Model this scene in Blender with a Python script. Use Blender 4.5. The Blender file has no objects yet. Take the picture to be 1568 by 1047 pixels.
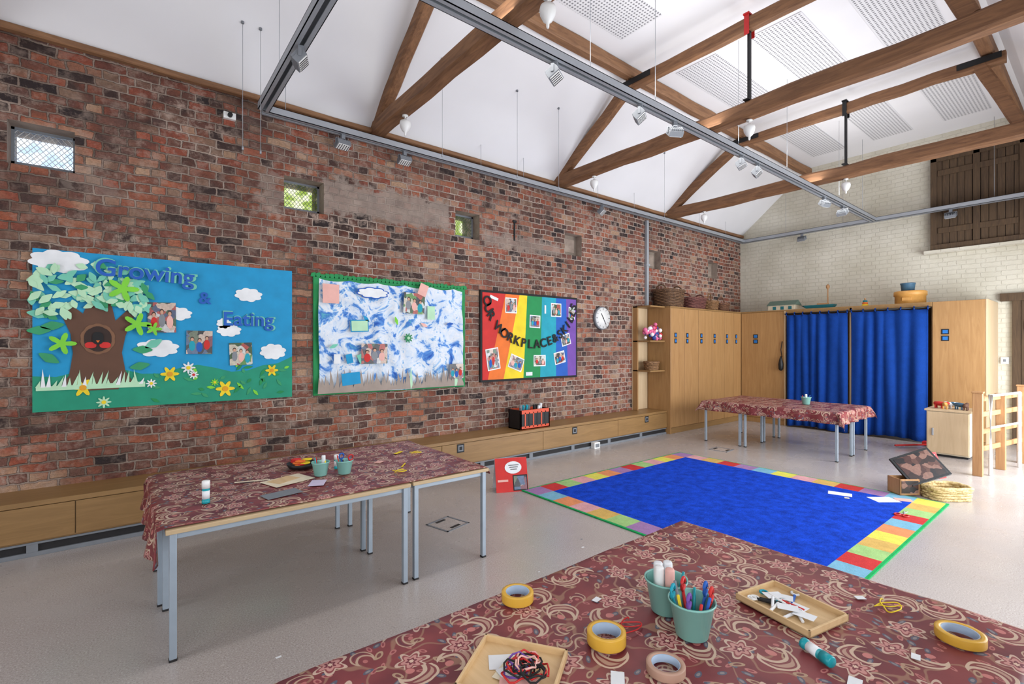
import bpy, math, random
from mathutils import Vector, Matrix
R=random.Random(7)
pi=math.pi
# ---------------------------------------------------------------- colour / nodes
def lin(c):
    o=[]
    for v in c[:3]:
        v=v/255.0
        o.append(v/12.92 if v<=0.04045 else ((v+0.055)/1.055)**2.4)
    return (o[0],o[1],o[2],1.0)
class N:
    def __init__(s,name,rough=0.6,metal=0.0,spec=None):
        s.m=bpy.data.materials.new(name); s.m.use_nodes=True
        s.t=s.m.node_tree; s.b=s.t.nodes['Principled BSDF']
        s.b.inputs['Roughness'].default_value=rough
        s.b.inputs['Metallic'].default_value=metal
        if spec is not None: s.b.inputs['Specular IOR Level'].default_value=spec
    def put(s,sock,v):
        if v is None: return
        if hasattr(v,'links'): s.t.links.new(v,sock)
        else: sock.default_value=v
    def node(s,ty,**k):
        n=s.t.nodes.new(ty)
        for a,b in k.items(): setattr(n,a,b)
        return n
    def math(s,op,a,b=None,c=None,clamp=False):
        n=s.node('ShaderNodeMath',operation=op,use_clamp=clamp)
        s.put(n.inputs[0],a); s.put(n.inputs[1],b); s.put(n.inputs[2],c)
        return n.outputs[0]
    def vm(s,op,a,b=None,scale=None):
        n=s.node('ShaderNodeVectorMath',operation=op)
        s.put(n.inputs[0],a); s.put(n.inputs[1],b)
        if scale is not None: s.put(n.inputs['Scale'],scale)
        return n.outputs['Value'] if op in('LENGTH','DISTANCE','DOT_PRODUCT') else n.outputs[0]
    def mix(s,f,a,b,mode='MIX'):
        n=s.node('ShaderNodeMix',data_type='RGBA',blend_type=mode)
        s.put(n.inputs[0],f); s.put(n.inputs[6],a); s.put(n.inputs[7],b)
        return n.outputs[2]
    def ramp(s,f,stops,interp='LINEAR'):
        n=s.node('ShaderNodeValToRGB'); r=n.color_ramp; r.interpolation=interp
        while len(r.elements)<len(stops): r.elements.new(0.5)
        for e,(p,c) in zip(r.elements,stops):
            e.position=p; e.color=c if len(c)==4 else (*c,1)
        s.put(n.inputs[0],f); return n.outputs[0]
    def noise(s,v,scale,detail=3,rough=0.5,dist=0.0,color=False):
        n=s.node('ShaderNodeTexNoise'); s.put(n.inputs['Vector'],v)
        n.inputs['Scale'].default_value=scale; n.inputs['Detail'].default_value=detail
        n.inputs['Roughness'].default_value=rough; n.inputs['Distortion'].default_value=dist
        return n.outputs['Color'] if color else n.outputs[0]
    def vor(s,v,scale,rand=1.0,feature='F1',dim='3D'):
        n=s.node('ShaderNodeTexVoronoi',feature=feature,voronoi_dimensions=dim); s.put(n.inputs['Vector'],v)
        n.inputs['Scale'].default_value=scale; n.inputs['Randomness'].default_value=rand
        return n
    def pos(s): return s.node('ShaderNodeNewGeometry').outputs['Position']
    def uv(s): return s.node('ShaderNodeTexCoord').outputs['UV']
    def sep(s,v):
        n=s.node('ShaderNodeSeparateXYZ'); s.put(n.inputs[0],v); return n.outputs
    def comb(s,x,y,z=0.0):
        n=s.node('ShaderNodeCombineXYZ'); s.put(n.inputs[0],x); s.put(n.inputs[1],y); s.put(n.inputs[2],z); return n.outputs[0]
    def bump(s,h,strength=0.3,dist=0.01):
        n=s.node('ShaderNodeBump'); n.inputs['Strength'].default_value=strength
        n.inputs['Distance'].default_value=dist; s.put(n.inputs['Height'],h)
        s.t.links.new(n.outputs[0],s.b.inputs['Normal'])
    def col(s,c): s.put(s.b.inputs['Base Color'],c); return s.m
G4=lambda v:(v,v,v,1)
def sm(name,c,rough=0.6,metal=0.0,var=0.10,scale=14,bump=0.0,bs=60):
    n=N(name,rough,metal); c=lin(c); p=n.pos()
    f=n.noise(p,scale,3)
    a=tuple(min(1,x*(1-var)) for x in c[:3])+(1,); b=tuple(min(1,x*(1+var)) for x in c[:3])+(1,)
    n.col(n.ramp(f,[(0.3,a),(0.7,b)]))
    if bump: n.bump(n.noise(p,bs,2),bump,0.005)
    return n.m
def wood(name,c1,c2,axis,rough=0.5,knots=True,sc=6.0,bump=0.15,st=12.0):
    n=N(name,rough); p=n.pos()
    k=[st,st,st]; k[axis]=1.0
    v=n.vm('MULTIPLY',p,(k[0],k[1],k[2]))
    f=n.noise(v,sc*0.35,5,0.6,1.2); g=n.noise(p,1.7,2)
    c=n.ramp(f,[(0.25,lin(c1)),(0.5,tuple((x+y)/2 for x,y in zip(lin(c1),lin(c2)))),(0.75,lin(c2))])
    c=n.mix(n.math('MULTIPLY',g,0.35),c,lin(c1))
    n.col(c)
    if bump: n.bump(f,bump,0.004)
    return n.m
# ------------- walls / floor
def brick_mat(name,ax,bw=0.215,amp=0.05,amp2=0.024):
    n=N(name,0.9); p=n.pos(); x,y,z=n.sep(p)
    h=x if ax==0 else y
    base=n.comb(h,z,0.0)
    d=n.noise(base,3.2,3,0.6,0,True)
    d=n.vm('SCALE',n.vm('SUBTRACT',d,(0.5,0.5,0.5)),scale=amp)
    d2=n.noise(base,19,3,0.65,0,True)
    d2=n.vm('SCALE',n.vm('SUBTRACT',d2,(0.5,0.5,0.5)),scale=amp2)
    v=n.vm('ADD',n.vm('ADD',base,d),d2)
    b=n.node('ShaderNodeTexBrick'); n.put(b.inputs['Vector'],v)
    b.offset=0.5; b.squash=0.5; b.squash_frequency=2
    b.inputs['Scale'].default_value=1.0; b.inputs['Brick Width'].default_value=bw
    b.inputs['Row Height'].default_value=0.074; b.inputs['Mortar Size'].default_value=0.0085
    b.inputs['Mortar Smooth'].default_value=0.45; b.inputs['Bias'].default_value=0.0
    b.inputs['Color1'].default_value=G4(0); b.inputs['Color2'].default_value=G4(1); b.inputs['Mortar'].default_value=G4(0.5)
    return n,p,base,b
PATCHES=[(1.60,3.16,2.92,3.28,.85),(1.00,1.20,2.80,3.22,.55),(3.66,5.08,2.82,3.02,.6),(5.8,6.8,2.78,2.92,.4),(-.40,-.12,2.76,2.94,.4)]
def make_brick():
    n,p,base,b=brick_mat('old_red_brick',0)
    x,z,_=n.sep(base)
    t=n.math('ADD',b.outputs['Color'],n.math('MULTIPLY',n.math('SUBTRACT',n.noise(base,1.3,3),0.5),0.8))
    c=n.ramp(t,[(0.0,lin((52,40,40))),(0.11,lin((78,56,50))),(0.22,lin((146,86,66))),(0.34,lin((122,82,70))),(0.44,lin((86,64,58))),
                (0.54,lin((170,96,68))),(0.66,lin((150,120,100))),(0.78,lin((108,68,58))),(0.89,lin((160,84,62))),(1.0,lin((184,148,120)))])
    g=n.noise(base,40,4,0.7)
    c=n.mix(0.75,c,n.ramp(g,[(0.3,G4(0.45)),(0.66,G4(1.0))]),'MULTIPLY')
    soot=n.noise(base,0.6,4,0.6)
    c=n.mix(0.5,c,n.ramp(soot,[(0.36,lin((152,140,138))),(0.54,G4(1.0))]),'MULTIPLY')
    mt=n.math('ADD',n.noise(base,1.7,4,0.6),n.math('MULTIPLY',n.math('SUBTRACT',x,3.0),0.035))
    mort=n.ramp(mt,[(0.32,lin((96,80,70))),(0.66,lin((184,164,150)))])
    c=n.mix(b.outputs['Fac'],c,mort)
    r=n.noise(base,9,6,0.75); r2=n.noise(base,0.8,3)
    m=n.math('MULTIPLY',n.ramp(r,[(0.48,G4(0)),(0.64,G4(1))]),n.ramp(r2,[(0.38,G4(0.15)),(0.62,G4(0.85))]))
    c=n.mix(m,c,lin((172,150,136)))
    tot=None; en=n.math('SUBTRACT',n.noise(base,7,5,0.7),0.5)
    for (x0,x1,z0,z1,wt) in PATCHES:
        dx=n.math('SUBTRACT',n.math('ABSOLUTE',n.math('SUBTRACT',x,(x0+x1)/2)),(x1-x0)/2)
        dz=n.math('SUBTRACT',n.math('ABSOLUTE',n.math('SUBTRACT',z,(z0+z1)/2)),(z1-z0)/2)
        d=n.math('MULTIPLY_ADD',en,0.42,n.math('MAXIMUM',dx,dz))
        k=n.math('MULTIPLY',n.math('MULTIPLY_ADD',d,-24.0,0.5,clamp=True),wt)
        tot=k if tot is None else n.math('MAXIMUM',tot,k)
    cem=n.ramp(n.noise(base,5,6,0.65),[(0.3,lin((120,106,98))),(0.7,lin((160,144,132)))])
    c=n.mix(tot,c,cem)
    hgt=n.math('ADD',n.math('MULTIPLY',b.outputs['Fac'],-1.0),n.math('MULTIPLY',g,0.9))
    hgt=n.math('MULTIPLY',hgt,n.math('SUBTRACT',1.0,n.math('MULTIPLY',tot,0.75)))
    n.bump(hgt,1.0,0.014)
    return n.col(c)
def make_white_brick():
    n,p,base,b=brick_mat('white_painted_brick',1,0.23,0.03,0.02)
    g=n.noise(base,18,4,0.6)
    c=n.ramp(n.noise(base,1.6,4),[(0.3,lin((192,186,168))),(0.7,lin((216,211,196)))])
    c=n.mix(n.math('MULTIPLY',b.outputs['Fac'],0.14),c,lin((160,150,134)))
    n.bump(n.math('ADD',n.math('MULTIPLY',b.outputs['Fac'],-1.0),n.math('MULTIPLY',g,0.9)),0.5,0.013)
    return n.col(c)
def make_floor():
    n=N('speckled_vinyl',0.34); p=n.pos()
    c=n.ramp(n.noise(p,0.9,3),[(0.3,lin((166,157,152))),(0.7,lin((181,173,169)))])
    f=n.noise(p,130,2,0.7)
    c=n.mix(n.ramp(f,[(0.36,G4(0.5)),(0.46,G4(0))]),c,lin((126,116,112)))
    c=n.mix(n.ramp(f,[(0.56,G4(0)),(0.66,G4(0.5))]),c,lin((212,206,203)))
    st=n.noise(n.vm('MULTIPLY',p,(1.0,5.0,1.0)),3.0,6,0.75,1.5)
    c=n.mix(n.ramp(st,[(0.60,G4(0)),(0.72,G4(0.2))]),c,lin((134,124,119)))
    n.put(n.b.inputs['Roughness'],n.ramp(n.noise(p,2.5,4),[(0.3,G4(0.18)),(0.7,G4(0.34))]))
    return n.col(c)
def make_cement(name='cement_render',a=(128,112,102),b_=(168,152,138)):
    n=N(name,0.92); p=n.pos()
    f=n.noise(p,5,6,0.65)
    n.bump(n.noise(p,28,4,0.6),0.6,0.01)
    return n.col(n.ramp(f,[(0.3,lin(a)),(0.7,lin(b_))]))
def make_perf():
    n=N('perforated_acoustic_board',0.8); p=n.pos()
    v=n.vor(p,26,0.0,'F1','2D')
    f=n.ramp(v.outputs['Distance'],[(0.24,G4(1)),(0.32,G4(0))])
    return n.col(n.mix(f,lin((222,221,223)),lin((132,132,136))))
def make_cloth():
    n=N('floral_tablecloth',0.45); p=n.uv()
    d=n.vm('SCALE',n.vm('SUBTRACT',n.noise(p,9,2,0.5,0,True),(0.5,0.5,0.5)),scale=0.035)
    q=n.vm('ADD',p,d)
    c=n.ramp(n.noise(p,6,3),[(0.35,lin((98,34,42))),(0.65,lin((126,52,54)))])
    vn=n.math('ABSOLUTE',n.math('SUBTRACT',n.noise(p,8,1,0.4),0.5))
    c=n.mix(n.ramp(vn,[(0.010,G4(0.7)),(0.018,G4(0))]),c,lin((150,112,90)))
    def layer(c,scale,off,kind,lo,hi,cols):
        w=n.vm('ADD',q,(off,off*1.7,0))
        v=n.vor(w,scale,0.75,'F1','2D')
        l=n.vm('SCALE',n.vm('SUBTRACT',w,v.outputs['Position']),scale=float(scale))
        rr,gg,bb=n.sep(v.outputs['Color'])
        ro=n.node('ShaderNodeVectorRotate',rotation_type='Z_AXIS')
        n.put(ro.inputs['Vector'],l); n.put(ro.inputs['Angle'],n.math('MULTIPLY',rr,6.283))
        l=ro.outputs[0]; lx,ly,lz=n.sep(l)
        l=n.comb(lx,ly,0.0); r=n.vm('LENGTH',l)
        sel=n.math('MULTIPLY',n.math('GREATER_THAN',gg,lo),n.math('LESS_THAN',gg,hi))
        if kind=='flower':
            th=n.math('ARCTAN2',ly,lx)
            rad=n.math('MULTIPLY_ADD',n.math('COSINE',n.math('MULTIPLY',th,6.0)),0.08,0.30)
            q_=n.math('DIVIDE',r,rad)
            for k,cc in zip((1.0,0.80,0.62,0.34,0.16),cols):
                c=n.mix(n.math('MULTIPLY',sel,n.math('LESS_THAN',q_,k)),c,lin(cc))
        elif kind=='paisley':
            r2=n.vm('LENGTH',n.vm('SUBTRACT',l,(0.19,0.06,0)))
            a=n.math('MULTIPLY',n.math('LESS_THAN',r,0.40),n.math('GREATER_THAN',r2,0.27))
            c=n.mix(n.math('MULTIPLY',sel,a),c,lin(cols[0]))
            a=n.math('MULTIPLY',n.math('LESS_THAN',r,0.345),n.math('GREATER_THAN',r2,0.345))
            c=n.mix(n.math('MULTIPLY',sel,a),c,lin(cols[1]))
            a=n.math('MULTIPLY',n.math('LESS_THAN',r,0.30),n.math('GREATER_THAN',r2,0.40))
            c=n.mix(n.math('MULTIPLY',sel,a),c,lin(cols[2]))
            r3=n.vm('LENGTH',n.vm('SUBTRACT',l,(0.16,0.04,0)))
            c=n.mix(n.math('MULTIPLY',sel,n.math('LESS_THAN',r3,0.09)),c,lin(cols[3]))
        else:
            e=n.vm('LENGTH',n.vm('MULTIPLY',l,(1.0,2.1,0)))
            c=n.mix(n.math('MULTIPLY',sel,n.math('LESS_THAN',e,0.33)),c,lin(cols[0]))
            c=n.mix(n.math('MULTIPLY',sel,n.math('LESS_THAN',e,0.17)),c,lin(cols[1]))
        return c
    c=layer(c,24,3.1,'leaf',0.0,0.35,[(172,106,100),(130,52,58)])
    c=layer(c,22,7.7,'leaf',0.2,0.5,[(80,80,96),(130,122,122)])
    c=layer(c,17,1.3,'leaf',0.5,0.78,[(166,136,110),(110,56,52)])
    c=layer(c,13,5.9,'paisley',0.25,0.55,[(176,148,126),(118,52,54),(96,40,50),(168,98,94)])
    c=layer(c,7.6,0.0,'paisley',0.5,1.0,[(192,166,144),(122,56,58),(172,136,118),(184,112,106)])
    c=layer(c,7.6,0.0,'flower',0.0,0.5,[(192,164,146),(134,62,64),(186,132,124),(112,40,52),(208,178,156)])
    return n.col(c)
def make_paint_fabric():
    n=N('painted_fabric',0.8); p=n.pos()
    f=n.noise(p,4.6,5,0.65,0.7)
    c=n.ramp(f,[(0.34,lin((34,84,172))),(0.42,lin((84,140,208))),(0.455,lin((196,212,230))),(0.55,lin((222,225,230))),(0.585,lin((136,182,222))),(0.63,lin((50,106,190))),(0.70,lin((90,172,182)))])
    n.bump(n.noise(p,9,3),0.6,0.03)
    return n.col(c)
def make_photo(name,seed,pal):
    n=N(name,0.35); p=n.vm('ADD',n.pos(),(seed,seed*0.3,seed*0.7))
    v=n.vor(n.vm('ADD',p,n.vm('SCALE',n.noise(p,12,2,0.5,0,True),scale=0.05)),17)
    r,g,b=n.sep(v.outputs['Color'])
    st=[(i/len(pal),lin(c)) for i,c in enumerate(pal)]
    c=n.ramp(r,st,'CONSTANT')
    c=n.mix(0.3,c,n.ramp(n.noise(p,50,2),[(0.3,G4(0.1)),(0.7,G4(1))]),'MULTIPLY')
    return n.col(c)
def make_weave(name,c1,c2):
    n=N(name,0.7); p=n.pos(); f=n.noise(p,70,2)
    n.bump(f,0.4,0.004)
    return n.col(n.ramp(f,[(0.35,lin(c1)),(0.65,lin(c2))]))
def make_rug(name,c,a=0.16):
    n=N(name,0.95,spec=0.1); p=n.pos(); l=lin(c)
    f=n.noise(p,85,4,0.8); g=n.noise(p,11,5,0.7)
    t=n.math('MULTIPLY_ADD',g,0.5,n.math('MULTIPLY',f,0.5))
    n.bump(f,0.6,0.006)
    return n.col(n.ramp(t,[(0.38,tuple(x*(1-a*1.6) for x in l[:3])+(1,)),(0.62,tuple(min(1,x*(1+a*1.6)) for x in l[:3])+(1,))]))
def make_pane(name,c1,c2):
    n=N(name,0.2); p=n.pos(); t=n.t
    tr=n.node('ShaderNodeBsdfTransparent'); n.put(tr.inputs[0],n.ramp(n.noise(p,14,2),[(0.4,lin(c1)),(0.6,lin(c2))]))
    mx=n.node('ShaderNodeMixShader'); mx.inputs[0].default_value=0.06
    t.links.new(tr.outputs[0],mx.inputs[1]); t.links.new(n.b.outputs[0],mx.inputs[2])
    t.links.new(mx.outputs[0],t.nodes['Material Output'].inputs[0]); return n.m
BRICK=make_brick(); WBRICK=make_white_brick(); FLOOR=make_floor(); CEMENT=make_cement(); PERF=make_perf()
CLOTH=make_cloth(); PFAB=make_paint_fabric()
PLASTER=sm('white_plaster',(230,229,231),0.85,0,0.03,1.2)
OAK_Z=wood('honey_oak_vertical',(152,112,68),(178,138,90),2,0.42,sc=5)
OAK_X=wood('honey_oak_horizontal',(130,98,58),(158,122,76),0,0.42,sc=5)
OAK_L=wood('pale_maple',(192,166,130),(212,188,154),2,0.45,sc=5,bump=0.05)
TRUSS_Y=wood('truss_timber',(94,62,40),(156,112,76),1,0.7,sc=7,bump=0.4,st=9)
TRUSS_X=wood('purlin_timber',(104,70,46),(160,118,82),0,0.7,sc=7,bump=0.4,st=9)
DARKW=wood('weathered_shutter_timber',(62,46,32),(100,78,54),2,0.8,sc=7,bump=0.3)
PINE=wood('pine_post',(152,108,68),(188,144,98),2,0.55)
BIRCH=wood('birch_edge',(176,150,114),(200,176,140),0,0.5,bump=0.03)
TRAYW=wood('tray_plywood',(200,166,118),(222,190,144),1,0.5,bump=0.04)
STEEL=sm('galvanised_track',(162,166,172),0.45,0.3,0.06,3)
LEG=sm('powder_coated_leg',(158,170,182),0.4,0.2,0.04)
WHITE=sm('white_plastic',(228,228,226),0.4,0,0.03)
GREYP=sm('grey_plastic',(120,124,130),0.5,0,0.05)
BLACK=sm('black_metal',(24,24,26),0.5,0.2,0.1)
DARK=sm('dark_slot',(30,28,30),0.7)
REDM=sm('red_paint',(190,30,30),0.5)
CURT=make_rug('blue_curtain_fabric',(20,58,132),0.08)
RUG=make_rug('royal_blue_carpet',(18,64,184),0.3)
def P(name,c,rough=0.75): return sm(name,c,rough,0,0.08,9)
SKY=P('paper_sky_blue',(18,140,190)); TEAL=P('paper_teal_green',(26,138,108)); LET=P('paper_letter_blue',(28,104,176))
PWHITE=P('paper_white',(224,226,228)); BARK=P('paper_bark',(92,62,46)); BARKD=P('paper_bark_dark',(48,30,24))
LG1=P('paper_leaf_pale',(176,216,180)); LG2=P('paper_leaf_lime',(120,200,56)); LG3=P('paper_leaf_green',(50,146,98)); LG4=P('paper_leaf_mint',(110,190,166))
YEL=P('paper_yellow',(228,200,34)); ORA=P('paper_orange',(224,112,40)); RED=P('paper_red',(196,42,38)); PUR=P('paper_purple',(110,70,156))
GRN=P('paper_green',(24,132,72)); BLU=P('paper_blue',(28,88,176)); TUR=P('paper_turquoise',(24,150,170)); PINK=P('paper_pink',(222,170,160))
BLK=P('paper_black',(18,18,20)); GRASSP=P('paper_dry_grass',(154,140,130))
PH=[make_photo('photo_print_a',1.0,[(40,34,36),(170,70,60),(200,176,160),(60,90,60),(200,200,200),(70,80,110)]),
    make_photo('photo_print_b',5.0,[(60,60,64),(110,120,100),(200,180,165),(36,36,40),(130,80,90),(90,110,140)]),
    make_photo('photo_print_c',9.0,[(90,140,70),(50,80,40),(170,70,60),(200,190,170),(40,40,46),(200,205,200)])]
DKPH=make_photo('book_cover_dark',3.0,[(50,36,34),(90,60,52),(34,30,32),(130,96,84),(70,44,40)])
TEALC=sm('teal_enamel_bucket',(132,188,178),0.3,0,0.03)
TAPE=sm('yellow_tape',(214,166,60),0.35,0,0.05); TAPEC=sm('tape_core',(160,176,196),0.7); TAPEB=sm('kraft_tape',(176,140,120),0.5)
TCAP=sm('teal_cap',(20,150,160),0.35)
SKIN1=P('print_skin',(196,150,126)); SKIN2=P('print_dark_hair',(60,44,38))
# ---------------------------------------------------------------- mesh builder
class MB:
    def __init__(s,name): s.n=name; s.v=[]; s.f=[]; s.mi=[]; s.sm=[]; s.mats=[]; s.M=None
    def add(s,vs,fs,mat,smooth=False):
        if mat not in s.mats: s.mats.append(mat)
        k=s.mats.index(mat); o=len(s.v)
        for p in vs:
            p=Vector(p)
            if s.M is not None: p=s.M@p
            s.v.append(p)
        for f in fs: s.f.append([i+o for i in f]); s.mi.append(k); s.sm.append(smooth)
        return s
    def box(s,x0,x1,y0,y1,z0,z1,mat):
        v=[(x,y,z) for x in(x0,x1) for y in(y0,y1) for z in(z0,z1)]
        return s.add(v,[(0,1,3,2),(4,6,7,5),(0,4,5,1),(2,3,7,6),(0,2,6,4),(1,5,7,3)],mat)
    def lathe(s,prof,c,mat,seg=24,axis='z',cap=True):
        v=[];f=[];n=len(prof)
        for r,z in prof:
            for i in range(seg):
                a=2*pi*i/seg; x,y=r*math.cos(a),r*math.sin(a)
                q=(x,y,z) if axis=='z' else ((x,z,y) if axis=='y' else (z,x,y))
                v.append((c[0]+q[0],c[1]+q[1],c[2]+q[2]))
        fl=axis=='y'
        for j in range(n-1):
            for i in range(seg):
                a=j*seg+i;b=j*seg+(i+1)%seg
                q=(a,b,b+seg,a+seg); f.append(q[::-1] if fl else q)
        if cap:
            q=tuple(range(seg)); f.append(q if fl else q[::-1])
            q=tuple(range((n-1)*seg,n*seg)); f.append(q[::-1] if fl else q)
        return s.add(v,f,mat,True)
    def cyl(s,c,r,h,mat,seg=20,axis='z'):
        return s.lathe([(r*0.96,0),(r,h*0.02),(r,h*0.98),(r*0.96,h)],c,mat,seg,axis)
    def tube(s,pts,r,mat,seg=8,closed=False):
        pts=[Vector(p) for p in pts]; v=[];f=[];n=len(pts)
        for i,p in enumerate(pts):
            a=pts[(i-1)%n] if (closed or i>0) else p; b=pts[(i+1)%n] if (closed or i<n-1) else p
            d=(b-a).normalized(); ref=Vector((0,0,1)) if abs(d.z)<0.92 else Vector((1,0,0))
            u=d.cross(ref).normalized(); w=u.cross(d)
            for k in range(seg):
                t=2*pi*k/seg; v.append(p+u*r*math.cos(t)+w*r*math.sin(t))
        for i in range(n if closed else n-1):
            for k in range(seg):
                a=i*seg+k;b=i*seg+(k+1)%seg;c=((i+1)%n)*seg+(k+1)%seg;d_=((i+1)%n)*seg+k
                f.append((a,d_,c,b))
        if not closed: f.append(tuple(range(seg))); f.append(tuple(range((n-1)*seg,n*seg))[::-1])
        return s.add(v,f,mat,True)
    def beam(s,p0,p1,w,h,mat,segs=8,jit=0.008,up=(0,0,1)):
        p0=Vector(p0);p1=Vector(p1);d=(p1-p0).normalized();up=Vector(up)
        u=d.cross(up).normalized();w2=u.cross(d).normalized();v=[];f=[];ch=0.14
        base=[(-.5,-.5+ch),(-.5,.5-ch),(-.5+ch,.5),(.5-ch,.5),(.5,.5-ch),(.5,-.5+ch),(.5-ch,-.5),(-.5+ch,-.5)]
        for i in range(segs+1):
            p=p0.lerp(p1,i/segs); jx=R.uniform(-jit,jit); jz=R.uniform(-jit,jit); k=1+R.uniform(-.04,.04) if jit else 1
            for a,b in base: v.append(p+u*(a*w*k+jx)+w2*(b*h*k+jz))
        for i in range(segs):
            for k in range(8):
                a=i*8+k;b=i*8+(k+1)%8; f.append((a,b,b+8,a+8))
        f.append(tuple(range(8))[::-1]); f.append(tuple(range(segs*8,segs*8+8)))
        return s.add(v,f,mat,False)
    def prism(s,pts,y,mat,th=0.002):
        n=len(pts); v=[(x,y-th,z) for x,z in pts]+[(x,y,z) for x,z in pts]
        f=[tuple(range(n))]+[(i,i+n,(i+1)%n+n,(i+1)%n) for i in range(n)]
        return s.add(v,f,mat)
    def flat(s,pts,z,mat,th=0.002):
        n=len(pts); v=[(x,y,z+th) for x,y in pts]+[(x,y,z) for x,y in pts]
        f=[tuple(range(n))]+[(i,i+n,(i+1)%n+n,(i+1)%n) for i in range(n)]+[tuple(range(n,2*n))[::-1]]
        return s.add(v,f,mat)
    def build(s,bevel=0.0,uv=None,sub=0,solid=0.0):
        xs=[p.x for p in s.v];ys=[p.y for p in s.v];zs=[p.z for p in s.v]
        o=Vector(((min(xs)+max(xs))/2,(min(ys)+max(ys))/2,min(zs)))
        me=bpy.data.meshes.new(s.n); me.from_pydata([p-o for p in s.v],[],s.f)
        for m in s.mats: me.materials.append(m)
        for p,k,q in zip(me.polygons,s.mi,s.sm): p.material_index=k; p.use_smooth=q
        if uv:
            l=me.uv_layers.new(name='UVMap')
            for lp in me.loops: l.data[lp.index].uv=uv[lp.vertex_index]
        me.update()
        ob=bpy.data.objects.new(s.n,me); ob.location=o; bpy.context.collection.objects.link(ob)
        if bevel:
            b=ob.modifiers.new('bevel','BEVEL'); b.width=bevel; b.segments=2; b.limit_method='ANGLE'; b.angle_limit=0.7
        if sub:
            b=ob.modifiers.new('sub','SUBSURF'); b.levels=sub; b.render_levels=sub
        if solid:
            b=ob.modifiers.new('solid','SOLIDIFY'); b.thickness=solid; b.offset=0
        return ob
def parent(ch,par):
    ch.parent=par; ch.matrix_parent_inverse=Matrix.Translation(par.location).inverted()
# ---------------------------------------------------------------- room dims
YW=5.22; XF=10.60; YR=-0.50; XL=-3.42; EAVE=3.88; YP=3.87; YQ=0.85; ZC=5.02
def plane_wall(mb,a0,a1,z0,z1,holes,fn,mat,thick):
    xs=sorted(set([a0,a1]+[h[0] for h in holes]+[h[1] for h in holes]))
    for i in range(len(xs)-1):
        xa,xb=xs[i],xs[i+1]; mid=(xa+xb)/2
        hs=sorted([h for h in holes if h[0]<mid<h[1]],key=lambda h:h[2]); z=z0; segs=[]
        for h in hs:
            if h[2]>z: segs.append((z,h[2]))
            z=h[3]
        if z<z1: segs.append((z,z1))
        for za,zb in segs:
            for k in(0,1):
                mb.add([fn(xa,za,k),fn(xb,za,k),fn(xb,zb,k),fn(xa,zb,k)],[(0,1,2,3)],mat)
WIN=[(-.71,-.33),(1.23,1.62),(3.24,3.61),(5.17,5.54),(7.27,7.62),(9.25,9.62)]
WZ=(2.88,3.21)
mb=MB('wall_brick'); TH=0.42
holes=[(a,b,WZ[0],WZ[1]) for a,b in WIN]
plane_wall(mb,XL,XF,0,EAVE,holes,lambda a,z,k:(a,YW+k*TH,z),BRICK,TH)
for a,b in WIN:
    z0,z1=WZ
    mb.add([(a,YW,z0),(b,YW,z0),(b,YW+TH,z0+0.05),(a,YW+TH,z0+0.05)],[(0,1,2,3)],CEMENT)
    mb.add([(a,YW,z1),(b,YW,z1),(b,YW+TH,z1),(a,YW+TH,z1)],[(0,1,2,3)],CEMENT)
    mb.add([(a,YW,z0),(a,YW,z1),(a,YW+TH,z1),(a,YW+TH,z0+.05)],[(0,1,2,3)],CEMENT)
    mb.add([(b,YW,z0),(b,YW,z1),(b,YW+TH,z1),(b,YW+TH,z0+.05)],[(0,1,2,3)],CEMENT)
mb.add([(XL,YW,EAVE),(XF,YW,EAVE),(XF,YW+TH,EAVE),(XL,YW+TH,EAVE)],[(0,1,2,3)],BRICK)
mb.build()
PANE1=make_pane('frosted_pane_blue',(222,233,248),(250,252,255)); PANE2=make_pane('leafy_pane',(190,205,120),(250,250,225))
for i,(a,b) in enumerate(WIN):
    w=MB('window_%d'%(i+1)); z0,z1=WZ[0]+.04,WZ[1]
    y=YW+0.16 if i<3 else YW+0.13
    if i<3:
        w.box(a,b,y,y+.03,z0-.01,z0+.02,GREYP); w.box(a,b,y,y+.03,z1-.02,z1,GREYP)
        w.box(a,a+.02,y,y+.03,z0,z1,GREYP); w.box(b-.02,b,y,y+.03,z0,z1,GREYP)
        w.box(a+.01,b-.01,y+.018,y+.022,z0,z1-.01,PANE1 if i==0 else PANE2)
        s=0.036; k=int((b-a+z1-z0)/s)+2
        for j in range(-k,k):
            for sg in(1,-1):
                pts=[]
                for q in range(0,41):
                    zz=z0+(z1-z0)*q/40; xx=a+j*s+(zz-z0)*sg*0.8
                    if a+.01<xx<b-.01: pts.append((xx,y+.012,zz))
                if len(pts)>1: w.tube([pts[0],pts[-1]],0.0022,WHITE if i==0 else GREYP,5)
    else:
        w.box(a,b,y,y+.05,z0-.03,z1,make_cement('niche_infill_%d'%i,(112,100,90),(150,136,122)))
        w.box(a+.05,b-.05,y-.012,y,z0+.03,z1-.06,CEMENT)
    w.build()
mb=MB('wall_far')
fs=[(XF,YR,0),(XF,YW,0),(XF,YW,EAVE),(XF,YP,ZC),(XF,YQ,ZC),(XF,YR,EAVE)]
mb.add(fs,[tuple(range(6))],WBRICK); mb.add([(x+.3,y,z) for x,y,z in fs],[tuple(range(6))],WBRICK); mb.build()
mb=MB('wall_near')
HL=(1.2,3.6,0.9,2.6)
plane_wall(mb,YR,YW,0,EAVE,[HL],lambda a,z,k:(XL-k*.3,a,z),PLASTER,.3)
mb.add([(XL,YR,EAVE),(XL,YW,EAVE),(XL,YP,ZC),(XL,YQ,ZC)],[(0,1,2,3)],PLASTER); mb.build()
mb=MB('wall_right')
HR=[(-2.2,1.2,0.9,2.6),(2.4,9.4,0.0,2.75)]
plane_wall(mb,XL,XF,0,EAVE,HR,lambda a,z,k:(a,YR-k*.3,z),PLASTER,.3); mb.build()
w=MB('window_7')
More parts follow.
